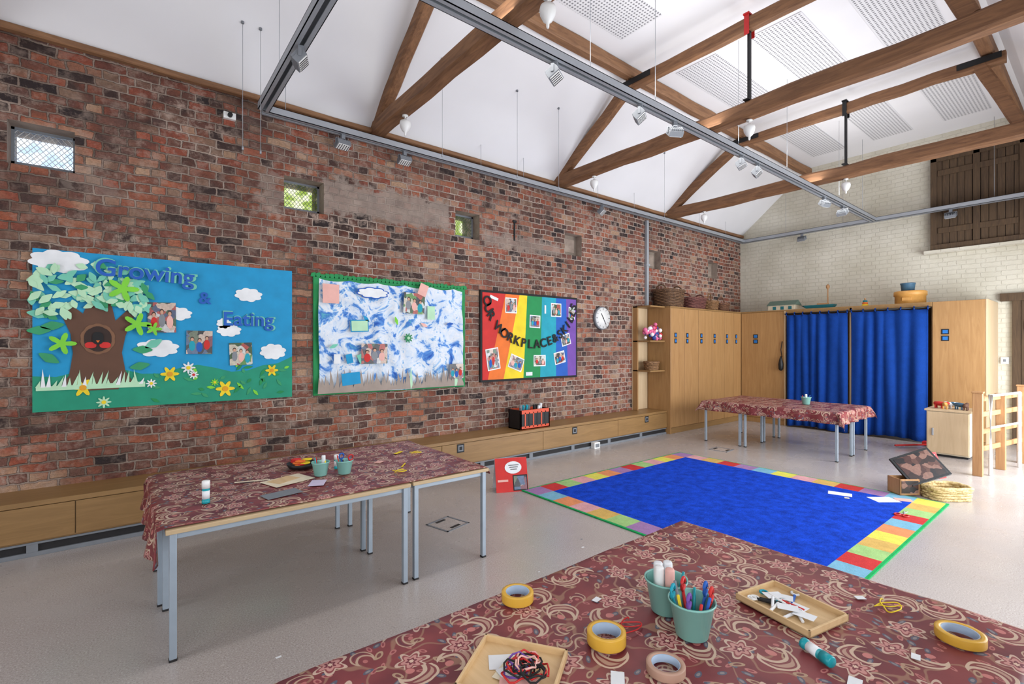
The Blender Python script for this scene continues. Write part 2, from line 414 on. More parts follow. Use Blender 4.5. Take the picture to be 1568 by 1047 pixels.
for a0,a1,z0,z1,nv in((2.4,9.4,0,2.75,6),(-2.2,1.2,.9,2.6,3)):
    for i in range(nv+1):
        a=a0+(a1-a0)*i/nv; w.box(max(a0,a-.03),min(a1,a+.03),YR-.15,YR-.09,z0,z1,WHITE)
    w.box(a0,a1,YR-.15,YR-.09,z0,z0+.05,WHITE); w.box(a0,a1,YR-.15,YR-.09,z1-.05,z1,WHITE)
w.build()
w=MB('window_8'); 
for i in range(4):
    a=1.2+2.4*i/3; w.box(XL-.15,XL-.09,max(1.2,a-.03),min(3.6,a+.03),.9,2.6,WHITE)
w.box(XL-.15,XL-.09,1.2,3.6,.9,.95,WHITE); w.box(XL-.15,XL-.09,1.2,3.6,2.55,2.6,WHITE); w.build()
mb=MB('floor'); mb.add([(XL-.3,YR-.3,0),(XF+.3,YR-.3,0),(XF+.3,YW+.4,0),(XL-.3,YW+.4,0)],[(0,1,2,3)],FLOOR)
mb.add([(XL-.3,YR-.3,-.1),(XF+.3,YR-.3,-.1),(XF+.3,YW+.4,-.1),(XL-.3,YW+.4,-.1)],[(3,2,1,0)],FLOOR); mb.build()
mb=MB('ceiling')
pr=[(YR-.3,EAVE-.2),(YR,EAVE),(YQ,ZC),(YP,ZC),(YW,EAVE),(YW+.42,EAVE-.3)]
for i in range(5):
    (ya,za),(yb,zb)=pr[i],pr[i+1]
    mb.add([(XL-.3,ya,za),(XF+.3,ya,za),(XF+.3,yb,zb),(XL-.3,yb,zb)],[(0,1,2,3)],PLASTER)
    mb.add([(XL-.3,ya,za+.15),(XF+.3,ya,za+.15),(XF+.3,yb,zb+.15),(XL-.3,yb,zb+.15)],[(3,2,1,0)],PLASTER)
mb.build()
for xc in(1.0,3.65,6.35,9.2):
    for yc in(3.3,2.36,1.45):
        m=MB('acoustic_ceiling_panel'); m.box(xc-.80,xc+.80,yc-.27,yc+.27,ZC-.010,ZC-.001,PERF); m.build()
m=MB('trim_1'); m.beam((XL+.02,YW-.05,EAVE+.0),(XF-.02,YW-.05,EAVE+.0),.07,.05,TRUSS_X,30,.004); m.build()
for y in(YP-.02,YQ+.10):
    m=MB('purlin'); m.beam((XL+.02,y,ZC-.09),(XF-.02,y,ZC-.09),.12,.15,TRUSS_X,30,.006); m.build()
TX=[-.88,2.18,4.98,7.78]
for x in TX:
    m=MB('roof_truss')
    m.beam((x,YR,3.90),(x,YW,3.90),.14,.17,TRUSS_Y,14,.012)
    m.beam((x,YW-.08,3.96),(x,YP-.05,4.80),.11,.14,TRUSS_Y,6,.006)
    m.beam((x,YP+.05,4.78),(x,YQ-.05,4.78),.10,.13,TRUSS_Y,10,.007)
    m.beam((x,YQ+.18,4.80),(x,YQ-.15,3.97),.10,.12,TRUSS_Y,5,.004,up=(0,1,.3))
    m.box(x-.062,x-.058,YP-.35,YP+.07,4.76,4.83,BLACK); m.box(x-.062,x-.058,YQ-.02,YQ+.36,4.76,4.83,BLACK)
    yc=2.36
    m.box(x-.02,x+.02,yc-.012,yc+.012,3.99,4.72,BLACK)
    m.box(x-.075,x+.075,yc-.03,yc+.03,4.86,4.875,REDM if x==4.98 else BLACK)
    for sx in(-.062,.057): m.box(x+sx,x+sx+.005,yc-.025,yc+.025,4.66,4.87,REDM if x==4.98 else BLACK)
    m.box(x-.08,x+.08,yc-.03,yc+.03,3.992,4.003,BLACK)
    m.build()
    for y in(4.46,2.36):
        p=MB('pendant_lamp'); z=3.80
        p.lathe([(.006,-.20),(.010,-.19),(.012,-.165),(.032,-.15),(.052,-.11),(.056,-.08),(.050,-.055),(.02,-.04),(.012,-.03)],(x,y,z),WHITE,20)
        p.cyl((x,y,z-.04),.006,.05,WHITE,8); p.lathe([(.03,0),(.03,.012)],(x,y,z-.006),WHITE,16); p.build()
ZT=3.70
m=MB('lighting_track')
def rail(p,q,w=.10,h=.07):
    x0,x1=min(p[0],q[0]),max(p[0],q[0]); y0,y1=min(p[1],q[1]),max(p[1],q[1])
    if x1-x0>y1-y0:
        m.box(x0,x1,y0-w/2,y0+w/2,ZT+h-.006,ZT+h,STEEL)
        for s in(-1,1):
            ya=y0+s*w/2; m.box(x0,x1,min(ya,ya-s*.006),max(ya,ya-s*.006),ZT,ZT+h,STEEL); m.box(x0,x1,min(ya,ya-s*.035),max(ya,ya-s*.035),ZT,ZT+.006,STEEL)
    else:
        m.box(x0-w/2,x0+w/2,y0,y1,ZT+h-.006,ZT+h,STEEL)
        for s in(-1,1):
            xa=x0+s*w/2; m.box(min(xa,xa-s*.006),max(xa,xa-s*.006),y0,y1,ZT,ZT+h,STEEL); m.box(min(xa,xa-s*.035),max(xa,xa-s*.035),y0,y1,ZT,ZT+.006,STEEL)
rail((1.0,5.05),(10.35,5.05)); rail((-3,2.73),(10.35,2.73)); rail((1.0,0.0),(1.0,5.0)); rail((10.4,0.2),(10.4,5.1))
def ceilz(y):
    if y>YP: return EAVE+(YW-y)/(YW-YP)*(ZC-EAVE)
    return ZC
for x in(1.2,3.5,4.2,5.7,6.6,8.6,9.6):
    m.tube([(x,5.03,ZT+.06),(x,5.03,ceilz(5.03)-.002)],.0025,STEEL,5)
for x in(-.1,1.6,3.0,3.9,5.5,6.8,8.7,9.8):
    m.tube([(x,2.73,ZT+.06),(x,2.73,ZC-.012)],.0025,STEEL,5)
for y in(3.4,4.4): m.tube([(1.0,y,ZT+.06),(1.0,y,ceilz(y)-.012)],.0025,STEEL,5)
for y in(1.2,3.2,4.2): m.tube([(10.4,y,ZT+.06),(10.4,y,ceilz(y)-.012)],.0025,STEEL,5)
m.build()
for (x,y) in((.92,4.72),(.78,4.72),(3.62,4.45),(4.30,4.45),(6.6,4.45),(2.6,4.45)):
    m=MB('hanging_display_cable'); zc=ceilz(y); m.tube([(x,y,zc-.003),(x,y,3.5 if x>2 else 3.2)],.002,STEEL,5); m.lathe([(.012,-.02),(.012,-.002)],(x,y,zc),GREYP,10); m.lathe([(.008,0),(.008,.03)],(x,y,3.49 if x>2 else 3.19),STEEL,8); m.build()
def flood(x,y,rz,tilt=0.9):
    f=MB('floodlight')
    f.M=Matrix.Translation((x,y,ZT))@Matrix.Rotation(rz,4,'Z')
    f.box(-.02,.02,-.02,.02,-.05,-.001,GREYP); f.box(-.075,.075,-.01,.01,-.058,-.048,GREYP)
    f.box(-.078,-.073,-.012,.012,-.11,-.048,GREYP); f.box(.073,.078,-.012,.012,-.11,-.048,GREYP)
    f.M=f.M@Matrix.Translation((0,0,-.11))@Matrix.Rotation(tilt,4,'X')
    f.box(-.07,.07,-.02,.03,-.05,.05,GREYP)
    for i in range(7): f.box(-.065+i*.02,-.058+i*.02,.03,.05,-.045,.045,GREYP)
    f.box(-.062,.062,-.026,-.02,-.042,.042,WHITE)
    for i in range(5): f.box(-.05+i*.024,-.044+i*.024,-.03,-.026,-.04,.04,BLACK)
    f.build(0.002)
for a in((1.0,3.75,1.2,.7),(1.76,5.05,0.1,1.2),(2.46,5.05,0,1.2),(5.82,5.05,.4,.8),(2.60,2.73,.5,1.0),(3.67,2.73,.5,.9),(4.22,2.73,2.6,.9),(5.57,2.73,.3,1.1),(5.97,2.73,.3,.8),(8.09,2.73,2.8,.9),(8.85,2.73,1.4,.9),(10.4,3.9,1.5,1.1),(10.4,1.7,1.5,1.1)): flood(*a)
m=MB('wall_conduit'); m.box(7.14,7.20,YW-.05,YW,2.17,3.70,STEEL); m.box(7.12,7.22,YW-.06,YW,2.9,2.94,STEEL); m.build(0.003)
m=MB('sensor_box'); m.box(.70,.80,YW-.04,YW,3.62,3.68,WHITE); m.cyl((.75,YW-.075,3.65),.02,.036,BLACK,14,'y'); m.build(.004)
m=MB('rusty_wall_tie'); m.box(4.18,4.20,YW-.015,YW,2.95,3.22,BLACK); m.box(4.16,4.22,YW-.02,YW,3.20,3.23,BLACK); m.build()
# ---------------------------------------------------------------- bench heater
m=MB('window_seat_bench')
BX0,BX1,BY=-3.4,7.19,4.80
m.box(BX0,BX1,BY+.02,YW-.001,0.1,.36,OAK_X); m.box(BX0,BX1,BY,YW-.001,.36,.395,OAK_X)
x=BX0
while x<BX1-.05:
    x2=min(x+1.55,BX1); m.box(x+.003,x2-.003,BY,BY+.02,.115,.355,OAK_X); x=x2
m.box(BX0,BX1,BY+.03,YW-.001,0,.1,DARK); m.box(BX0,BX1,BY+.012,BY+.03,.0,.03,GREYP); m.box(BX0,BX1,BY+.012,BY+.03,.085,.10,GREYP)
x=BX0
while x<BX1-.6:
    m.box(x+.5,x+.56,BY+.012,BY+.03,.03,.085,GREYP); x+=.78
for x in(3.05,4.95,6.62): 
    m.box(x-.05,x+.05,BY-.004,BY,.25,.35,BLACK); m.box(x-.035,x+.035,BY-.006,BY-.003,.265,.335,GREYP); m.box(x-.02,x+.02,BY-.008,BY-.005,.28,.32,BLACK)
m.build(.002)
m=MB('floor_socket'); m.box(5.30,5.42,BY-.06,BY+.01,0,.09,WHITE); m.box(5.32,5.40,BY-.064,BY-.06,.02,.07,GREYP); m.build(.006)
# ---------------------------------------------------------------- display boards
def text(s,x,z,y,size,mat,par,rot=0,ext=.003):
    c=bpy.data.curves.new('letters','FONT'); c.body=s; c.size=size; c.extrude=ext; c.offset=size*.018; c.align_x='CENTER'; c.align_y='CENTER'
    c.materials.append(mat); o=bpy.data.objects.new('letters',c); bpy.context.collection.objects.link(o)
    o.location=(x,y,z); o.rotation_euler=(pi/2,rot,0); parent(o,par); return o
def blob(cx,cz,w,h,n=36,lobes=4,amp=.16,ph=0):
    return [(cx+w*math.cos(t)*(1+amp*abs(math.sin(lobes*t/1.0+ph))),cz+h*math.sin(t)*(1+amp*abs(math.sin(lobes*t+ph)))) for t in [2*pi*i/n for i in range(n)]]
def cloud(m,cx,cz,w,h,y,mat=None): m.prism(blob(cx,cz,w,h,48,4,.22,.6),y,mat or PWHITE,.003)
def leaf(m,cx,cz,L,W,a,y,mat):
    pts=[]
    for i in range(12):
        t=2*pi*i/12; px=L*math.cos(t); pz=W*math.sin(t)*(1-.5*abs(math.cos(t)))
        pts.append((cx+px*math.cos(a)-pz*math.sin(a),cz+px*math.sin(a)+pz*math.cos(a)))
    m.prism(pts,y,mat,.002)
def rect(m,cx,cz,w,h,a,y,mat,th=.002):
    m.prism([(cx+p*math.cos(a)-q*math.sin(a),cz+p*math.sin(a)+q*math.cos(a)) for p,q in((-w/2,-h/2),(w/2,-h/2),(w/2,h/2),(-w/2,h/2))],y,mat,th)
def flower(m,cx,cz,r,y,c1,c2,n=7):
    m.prism([(cx+r*(.72+.28*math.cos(n*t))*math.cos(t),cz+r*(.72+.28*math.cos(n*t))*math.sin(t)) for t in [2*pi*i/(n*6) for i in range(n*6)]],y,c1,.003)
    m.prism([(cx+r*.3*math.cos(2*pi*i/12),cz+r*.3*math.sin(2*pi*i/12)) for i in range(12)],y-.004,c2,.004)
def photo(m,cx,cz,w,h,a,y,k,border=None):
    if border: rect(m,cx,cz,w+.03,h+.03,a,y,border,.002)
    rect(m,cx,cz,w,h,a,y-.0025,PH[k%3],.002)
    ca,sa=math.cos(a),math.sin(a)
    def pt(p,q): return cx+p*ca-q*sa,cz+p*sa+q*ca
    for q in range(3):
        ox=(q-1)*w*.28; oz=-h*.2+h*.05*((q*2+k)%3)
        bx,bz=pt(ox,oz); m.prism(blob(bx,bz,w*.12,h*.22,14,1,0),y-.005-.0004*q,[RED,TUR,GREYP,BLU,PINK][(k+q*2)%5],.0008)
        bx,bz=pt(ox,oz+h*.30); m.prism(blob(bx,bz,w*.075,h*.09,12,1,0),y-.0065,SKIN2,.0006)
        bx,bz=pt(ox,oz+h*.275); m.prism(blob(bx,bz,w*.06,h*.07,12,1,0),y-.0075,SKIN1,.0006)
b0,b1,c0,c1=-.571,1.30,.985,2.25; W=b1-b0; H=c1-c0
sx=lambda l:b0+W*(l-.276*l*(1-l)); tz=lambda t:c0+H*t
m=MB('growing_and_eating_display_board'); y=YW-.02
m.box(b0,b1,y,YW-.001,c0,c1,SKY)
hill=[(b0,c0),(b1,c0),(b1,c0+.32*H)]+[(b0+W*(1-i/14),c0+H*(.24+.03*math.sin(i*1.3))) for i in range(1,14)]+[(b0,c0+.22*H)]
m.prism(hill,y,TEAL,.002)
yt=y-.004; cx=b0+W*.205
tr=[(-.26,.14),(-.14,.15),(-.12,.12),(.14,.12),(.16,.15),(.27,.13),(.19,.24),(.165,.36),(.19,.47),(.25,.60),(.20,.64),(.12,.57),(.08,.72),(.02,.66),(-.04,.74),(-.10,.61),(-.2,.68),(-.24,.60),(-.18,.48),(-.165,.36),(-.19,.22)]
m.prism([(cx+a*.92,tz(b)) for a,b in tr],yt,BARK,.004)
m.prism(blob(cx+.0,tz(.45),.105,.12,30,5,.06),yt-.005,P('paper_bark_light',(120,84,60)),.003)
m.prism(blob(cx,tz(.45),.085,.10,30,3,.04),yt-.0085,BARKD,.002)
for sg in(-1,1):
    m.prism(blob(cx+sg*.045,tz(.41),.035,.024,18,2,.1),yt-.011,RED,.003)
m.prism(blob(cx,tz(.455),.035,.05,16,2,.1),yt-.0145,BLK,.003); m.prism([(cx-.012,tz(.44)),(cx,tz(.425)),(cx+.012,tz(.44))],yt-.018,ORA,.002)
for i in range(140):
    a=R.uniform(0,2*pi); r=math.sqrt(R.random()); lx=cx-.04+r*.41*math.cos(a); lz=tz(.74)+r*.24*math.sin(a)
    if lx<b0+.02: lx=b0+R.uniform(-.01,.05)
    if abs(lx-cx)<.17 and lz<tz(.66): continue
    leaf(m,lx,lz,R.uniform(.036,.056),R.uniform(.020,.030),R.uniform(0,pi),yt-.006-.00015*i,R.choice([LG1,LG1,LG4,LG3,LG1,LG4]))
for (px,pz,r) in((.29,.78,.11),(.09,.36+.06,.09),(.34,.55,.10),(.40,.52,.06)):
    m.prism([(b0+W*px+r*(.65+.35*math.cos(5*t))*math.cos(t),tz(pz)+r*(.65+.35*math.cos(5*t))*math.sin(t)) for t in [2*pi*i/40 for i in range(40)]],yt-.032,LG2,.003)
for (px,pz) in((.02,.50),(.05,.33),(.36,.38),(.35,.27),(.02,.6),(.4,.42),(.06,.53)): leaf(m,b0+W*px,tz(pz),.07,.035,R.uniform(-.6,.6),yt-.006,LG4 if R.random()<.5 else LG3)
for i in range(22):
    gx=b0+.03+i*.03; hh=R.uniform(.05,.15); m.prism([(gx-.014,tz(.15)),(gx+.014,tz(.15)),(gx+.008+R.uniform(-.03,.03),tz(.15)+hh)],yt-.006,LG1 if R.random()<.7 else PWHITE,.002)
m.prism([(b0+.02,tz(.13)),(b0+.69,tz(.13)),(b0+.69,tz(.165)),(b0+.02,tz(.155))],yt-.005,LG1,.002)
for l,t,w,h in((.108,.93,.15,.075),(.83,.79,.10,.055),(.56,.63,.09,.05),(.484,.39,.13,.065),(.755,.52,.085,.05),(.925,.36,.10,.065),(.735,.57,.05,.04)): cloud(m,sx(l),tz(t),w,h,y-.004)
for l,t,w,h,k in((.5,.60,.20,.26,0),(.642,.43,.20,.21,1),(.80,.345,.19,.21,2)): photo(m,sx(l),tz(t),w,h,R.uniform(-.05,.05),y-.009,k)
for l,t,r in((.53,.21,.07),(.20,.14,.075),(.92,.215,.06),(.74,.09,.08)): flower(m,sx(l),tz(t),r,y-.006,YEL,P('petal_centre',(214,150,30)),6)
for l,t,r in((.60,.25,.055),(.46,.15,.04),(.28,.04,.05),(.62,.20,.04),(.70,.14,.035)): flower(m,sx(l),tz(t),r,y-.006,R.choice([LG1,PWHITE,LG2]),RED if R.random()<.3 else YEL,8)
for i in range(34):
    lx=b0+W*R.uniform(.4,.98); lz=tz(R.uniform(.03,.27)); leaf(m,lx,lz,R.uniform(.02,.045),.014,R.uniform(0,pi),y-.005,R.choice([GRN,LG3,LG3,LG2]))
B1=m.build()
text('Growing',b0+W*.375,tz(.895),y-.034,.19,BLU,B1,.05); text('Growing',b0+W*.378,tz(.899),y-.030,.20,LG4,B1,.05)
text('&',b0+W*.60,tz(.745),y-.012,.15,BLU,B1); text('Eating',b0+W*.79,tz(.60),y-.014,.18,BLU,B1); text('Eating',b0+W*.793,tz(.604),y-.010,.19,LG4,B1)
# board 2
b0,b1,c0,c1=1.508,3.369,.98,2.245; W=b1-b0; H=c1-c0
m=MB('painted_seaside_display_board'); m.box(b0,b1,y,YW-.001,c0,c1,GRN)
for i in range(40):
    t=i/39; 
    m.prism([(b0+W*t-.03,c1-.03),(b0+W*t+.03,c1-.03),(b0+W*t+.02,c1+R.uniform(.0,.02)),(b0+W*t-.02,c1+R.uniform(.0,.02))],y-.001,GRN,.003)
nx,nz=120,48; v=[];f=[]
for j in range(nz+1):
    for i in range(nx+1):
        s=i/nx;t=j/nz; sag=.02*math.sin(s*9)*(1-t); top=.022*abs(math.sin(s*17))*t
        dy=.022+.011*math.sin(s*31+2.2*math.sin(t*4))+.012*math.sin(s*13-t*9)+.010*math.sin(s*24+t*17+1)*math.sin(t*9+s*4)+.016*max(0,math.sin(s*9-2.3))*math.sin(s*60+5*math.sin(t*3))*.8
        v.append((b0+.045+(W-.10)*s+.01*math.sin(t*8)*(1 if s>.97 or s<.03 else 0),y-.004-max(.001,dy),c0+.03+sag+(H-.075)*t-top))
for j in range(nz):
    for i in range(nx): a=j*(nx+1)+i; f.append((a,a+1,a+nx+2,a+nx+1))
m.add(v,f,PFAB,True)
for i in range(60):
    gx=b0+.05+i*(W-.1)/60; hh=R.uniform(.12,.28); m.prism([(gx-.024,c0+.02),(gx+.024,c0+.02),(gx+.016,c0+.5*hh),(gx+R.uniform(-.02,.02),c0+hh)],y-.060-.0003*(i%5),R.choice([GRASSP,GRASSP,LG1 if i%7==0 else GRASSP]),.002)
yb=y-.064
for l,t,w,h,k in((.60,.80,.27,.24,2),(.34,.34,.30,.22,0),(.91,.16,.2,.18,1)): photo(m,b0+W*l,c0+H*t,w,h,R.uniform(-.05,.05),yb,k)
rect(m,b0+W*.085,c0+H*.84,.17,.2,0,yb,PINK); cloud(m,b0+W*.33,c0+H*.87,.16,.055,yb,BLU); cloud(m,b0+W*.33,c0+H*.87,.145,.045,yb-.003); rect(m,b0+W*.25,c0+H*.58,.2,.13,.04,yb,SKY); rect(m,b0+W*.25,c0+H*.58,.18,.11,.04,yb-.003,LG1)
rect(m,b0+W*.66,c0+H*.93,.11,.14,-.35,yb-.008,PINK); rect(m,b0+W*.2,c0+H*.13,.2,.13,.1,yb,SKY); flower(m,b0+W*.56,c0+H*.48,.06,yb,GRN,LG1,9)
rect(m,b0+W*.72,c0+H*.72,.10,.16,0,yb,LG1)
for i in range(3): rect(m,b0+W*(.12+.07*i),c0+H*.3,.07,.10,.2*i,yb,[PWHITE,SKY,LG4][i])
for i in range(5): leaf(m,b0+W*(.1+.19*i),c0+H*R.uniform(.4,.65),.05,.02,R.uniform(0,3),yb,[LG4,SKY,LG2,PINK,BLU][i])
m.build()
# board 3
b0,b1,c0,c1=3.602,5.407,1.018,2.23; W=b1-b0; H=c1-c0
m=MB('rainbow_display_board'); m.box(b0,b1,y-.01,YW-.001,c0,c1,BLK)
i0,i1,j0,j1=b0+.03,b1-.03,c0+.03,c1-.03
cols=[RED,ORA,YEL,GRN,TUR,BLU,PUR]
bd=[(0,0),(.05,.22),(.20,.36),(.40,.44),(.58,.60),(.76,.76),(.90,.88),(1,1)]
for k in range(7):
    (a0,a1),(e0,e1)=bd[k],bd[k+1]
    m.prism([(i0+(i1-i0)*a0,j0),(i0+(i1-i0)*e0,j0),(i0+(i1-i0)*e1,j1),(i0+(i1-i0)*a1,j1)],y-.01,cols[k],.003)
k=0
for l,t,w,h,a in((.28,.85,.17,.18,0),(.52,.68,.17,.15,-.03),(.75,.83,.18,.17,0),(.11,.25,.18,.26,.15),(.33,.20,.22,.16,-.35),(.57,.22,.20,.13,0),(.79,.25,.19,.15,.2),(.86,.47,.16,.14,.25),(.93,.80,.1,.16,0)):
    photo(m,b0+W*l,c0+H*t,w,h,a,y-.016,k,PWHITE); k+=1
rect(m,b0+W*.63,c0+H*.83,.03,.12,0,y-.016,PWHITE); rect(m,b0+W*.12,c0+H*.92,.14,.04,-.3,y-.016,PWHITE); rect(m,b0+W*.46,c0+H*.07,.12,.05,0,y-.016,PWHITE)
B3=m.build()
s="OUR WORKPLACE&SKILLS"
for i,ch in enumerate(s):
    if ch==' ': continue
    q=i/(len(s)-1); th=pi*1.03+pi*q*.94; px=b0+W*.5+W*.45*math.cos(th); pz=c0+H*.93+H*.52*math.sin(th)
    text(ch,px,pz,y-.032,.175,BLK,B3,-(q-.5)*2*1.15)
m=MB('wall_clock'); c=(5.98,YW,1.94)
m.lathe([(.175,-.05),(.185,-.04),(.185,-.0)],c,GREYP,40,'y'); m.lathe([(.168,-.053),(.168,-.045)],c,WHITE,40,'y')
for i in range(12):
    a=2*pi*i/12; r=.145; w_=.006 if i%3 else .01
    rect(m,c[0]+r*math.cos(a),c[2]+r*math.sin(a),.03,w_,a,YW-.0535,BLK,.001)
rect(m,c[0]-.02,c[2]+.035,.10,.012,pi-1.0,YW-.056,BLK); rect(m,c[0]+.03,c[2]-.045,.13,.008,-1.0,YW-.059,BLK); m.lathe([(.01,-.064),(.01,-.05)],c,BLK,12,'y'); m.build()
# ---------------------------------------------------------------- cupboards
HC=2.17; FY=4.74; FX=9.65
def plate(m,p,ax):
    x,y_,z=p
    for dz in(.05,-.05):
        if ax=='y': m.box(x-.035,x+.035,y_-.006,y_,z+dz-.04,z+dz+.04,BLACK); m.box(x-.022,x+.022,y_-.009,y_-.005,z+dz-.026,z+dz+.026,LET)
        else: m.box(x-.006,x,y_-.045,y_+.045,z+dz-.04,z+dz+.04,BLACK); m.box(x-.009,x-.005,y_-.03,y_+.03,z+dz-.026,z+dz+.026,LET)
m=MB('oak_cupboard_run')
m.box(7.22,FX-.002,FY+.02,YW-.001,.0,HC-.02,OAK_Z); m.box(7.20,FX-.002,FY,YW-.001,HC-.025,HC,OAK_X)
m.box(7.20,7.22,FY,YW-.001,0,HC-.02,OAK_Z); m.box(7.22,FX-.002,FY+.01,FY+.03,0,.1,OAK_X)
xs=[7.22,7.62,8.08,8.54,9.0,9.36,FX]
for i in range(6):
    m.box(xs[i]+.004,xs[i+1]-.004,FY,FY+.02,.105,HC-.03,OAK_Z)
    plate(m,(xs[i]+.09 if i!=0 else 7.35,FY,1.63),'y')
m.build(.002)
m=MB('oak_corner_cupboard')
m.box(FX+.02,XF-.001,3.90,YW-.001,0,HC-.02,OAK_Z); m.box(FX,XF-.001,3.90,YW-.001,HC-.025,HC,OAK_X)
m.box(FX,FX+.02,3.93,FY-.01,.105,HC-.03,OAK_Z); plate(m,(FX,4.45,1.63),'x'); m.box(FX,FX+.02,3.90,3.925,0,HC-.02,OAK_L)
m.build(.002)
m=MB('curtained_storage_bay')
m.box(FX,XF-.001,1.79,3.899,HC-.025,HC,OAK_X); m.box(FX+.02,XF-.001,1.79,1.80,0,HC-.025,OAK_Z)
m.box(FX-.0,FX+.025,2.84,2.875,0,HC-.025,OAK_L); m.box(FX,FX+.02,1.79,3.899,HC-.07,HC-.025,OAK_X)
m.box(XF-.03,XF-.001,1.80,3.899,0,HC-.03,OAK_Z)
m.build(.002)
m=MB('tall_oak_cupboard')
m.box(FX+.02,XF-.001,1.20,1.788,0,HC,OAK_Z); m.box(FX,XF-.001,1.18,1.20,0,HC,OAK_L); m.box(FX,FX+.02,1.20,1.788,0,.1,OAK_X)
m.box(FX,FX+.02,1.203,1.785,.105,HC-.003,OAK_Z); plate(m,(FX,1.64,1.66),'x'); m.build(.002)
def curtain(y0,y1,n,seed):
    r=random.Random(seed); m=MB('blue_curtain'); nx=n*14; nz=20; v=[];f=[]
    for j in range(nz+1):
        t=j/nz
        for i in range(nx+1):
            s=i/nx; ph=s*n*2*pi+1.6*math.sin(s*7+seed)+.9*t*math.sin(seed*2+s*9)
            amp=(.010+.020*t)*(1+.5*math.sin(s*11+seed*3))
            v.append((FX-.055+amp*math.sin(ph)+.010*math.sin(ph*.5+t*4),y0+(y1-y0)*s+.008*math.cos(ph),HC-.10-(HC-.13)*t-.02*math.sin(s*6+seed)*t-.012*abs(math.sin(s*n*pi))*(1-t)))
    for j in range(nz):
        for i in range(nx): a=j*(nx+1)+i; f.append((a,a+1,a+nx+2,a+nx+1))
    m.add(v,f,CURT,True)
    for i in range(n+1):
        yy=y0+(y1-y0)*i/n; m.tube([(FX-.055+.024*math.cos(q),yy,HC-.085+.024*math.sin(q)) for q in [k*2*pi/10 for k in range(10)]],.007,CURT,6,True)
    m.build(solid=.003)
curtain(2.89,3.86,7,1); curtain(1.83,2.83,6,2)
m=MB('curtain_rail'); m.tube([(FX-.055,1.80,HC-.085),(FX-.055,3.89,HC-.085)],.012,BLACK,10)
for yy in(1.81,2.86,3.88): m.box(FX-.065,FX-.001,yy-.01,yy+.01,HC-.095,HC-.075,BLACK)
m.build()
m=MB('hanging_black_bag'); m.tube([(FX-.02,3.95,1.58),(FX-.03,3.97,1.42),(FX-.03,3.95,1.28)],.008,BLACK,8); m.lathe([(.015,0),(.04,.03),(.045,.12),(.025,.22),(.008,.27)],(FX-.055,3.96,1.03),BLACK,14); m.build()
m=MB('open_end_shelf'); SX0=6.78
m.box(SX0,7.188,YW-.025,YW-.002,.396,HC,OAK_L)
for z in(HC-.025,1.56,1.06): 
    m.box(SX0,7.188,4.84,YW-.025,z,z+.025,OAK_X)
m.box(SX0,SX0+.025,5.10,YW-.025,.396,HC,OAK_Z); m.build(.002)
# ---------------------------------------------------------------- baskets
def basket(name,cx,cy,z0,w,d,h,c1,c2,rz=0,handle=None,flare=1.12,e=2.8):
    m=MB(name); A=make_weave(name+'_a',c1,c2)
    m.M=Matrix.Translation((cx,cy,z0))@Matrix.Rotation(rz,4,'Z')
    n=40; step=.026; k=int(h/step)
    def ring(z,s,j):
        pts=[]
        for i in range(n):
            t=2*pi*i/n; c,s_=math.cos(t),math.sin(t)
            rr=(abs(c)**e+abs(s_)**e)**(-1/e); o=1+.035*(1 if (i//2+j)%2 else -1)
            pts.append((w/2*s*rr*c*o,d/2*s*rr*s_*o,z))
        return pts
    for j in range(k): m.tube(ring(.014+j*step,1/flare+(1-1/flare)*j/k,j),.0145,A,6,True)
    m.tube(ring(h,1.02,0),.017,A,8,True); m.tube(ring(h-.015,1.03,1),.012,A,8,True)
    b=ring(.008,1/flare,0); m.add(b,[tuple(range(n))],A)
    if handle=='over': m.tube([(w/2*math.cos(q),0,h+h*.9*math.sin(q)) for q in [pi*i/14 for i in range(15)]],.012,A,8)
    if handle=='side':
        for sg in(-1,1): m.tube([(sg*(w/2*.9),.10*math.cos(q),h+.09*math.sin(q)) for q in [pi*i/10 for i in range(11)]],.013,A,8)
    return m.build()
basket('wicker_log_basket',7.52,4.98,HC,.54,.42,.30,(58,40,30),(122,88,58),0,'side')
basket('wicker_tray_basket',8.28,4.98,HC,.52,.38,.20,(70,40,38),(126,74,64),0,'side')
basket('handled_wicker_basket',8.88,4.98,HC,.32,.30,.18,(84,58,36),(156,114,74),.3,'over')
basket('round_wicker_basket',7.0,4.98,1.087,.26,.22,.13,(84,58,38),(150,110,70),0,None,1.1,2)
basket('small_wicker_basket',9.35,5.0,HC,.28,.28,.16,(70,44,34),(130,88,60),0,'over')
m=MB('pompom_garland')
PM=[P('wool_red',(196,30,50)),P('wool_white',(226,220,222)),P('wool_blue',(40,60,130)),P('wool_pink',(214,104,144))]
for i in range(60):
    t=R.random(); rr=R.uniform(.024,.038); cx_,cy_,cz_=6.72+t*.43,4.86+R.uniform(0,.10),1.615+R.uniform(0,.28)*(1-abs(t-.5))
    m.lathe([(rr*math.sin(q)*(1+.12*(j%2)) if 0<j<6 else .004,rr*-math.cos(q)) for j,q in enumerate([pi*k/6 for k in range(7)])],(cx_,cy_,cz_),PM[i%4],9,cap=False)
m.build()
def orient(m,x,y_,z,rz): m.M=Matrix.Translation((x,y_,z))@Matrix.Rotation(rz,4,'Z')
GRNR=sm('toy_roof_green',(92,112,100),0.6); CREAM=sm('cream_card',(218,206,180),0.7); TEALT=sm('toy_teal',(30,110,120),0.5)
m=MB('toy_barn'); orient(m,9.95,4.05,HC,pi/2)
m.box(-.24,.24,-.13,.13,0,.11,CREAM)
m.add([(-.26,-.16,.10),(.26,-.16,.10),(.26,0,.20),(-.26,0,.20),(-.26,.16,.10),(.26,.16,.10)],[(0,1,2,3),(3,2,5,4),(0,3,4),(1,5,2)],GRNR)
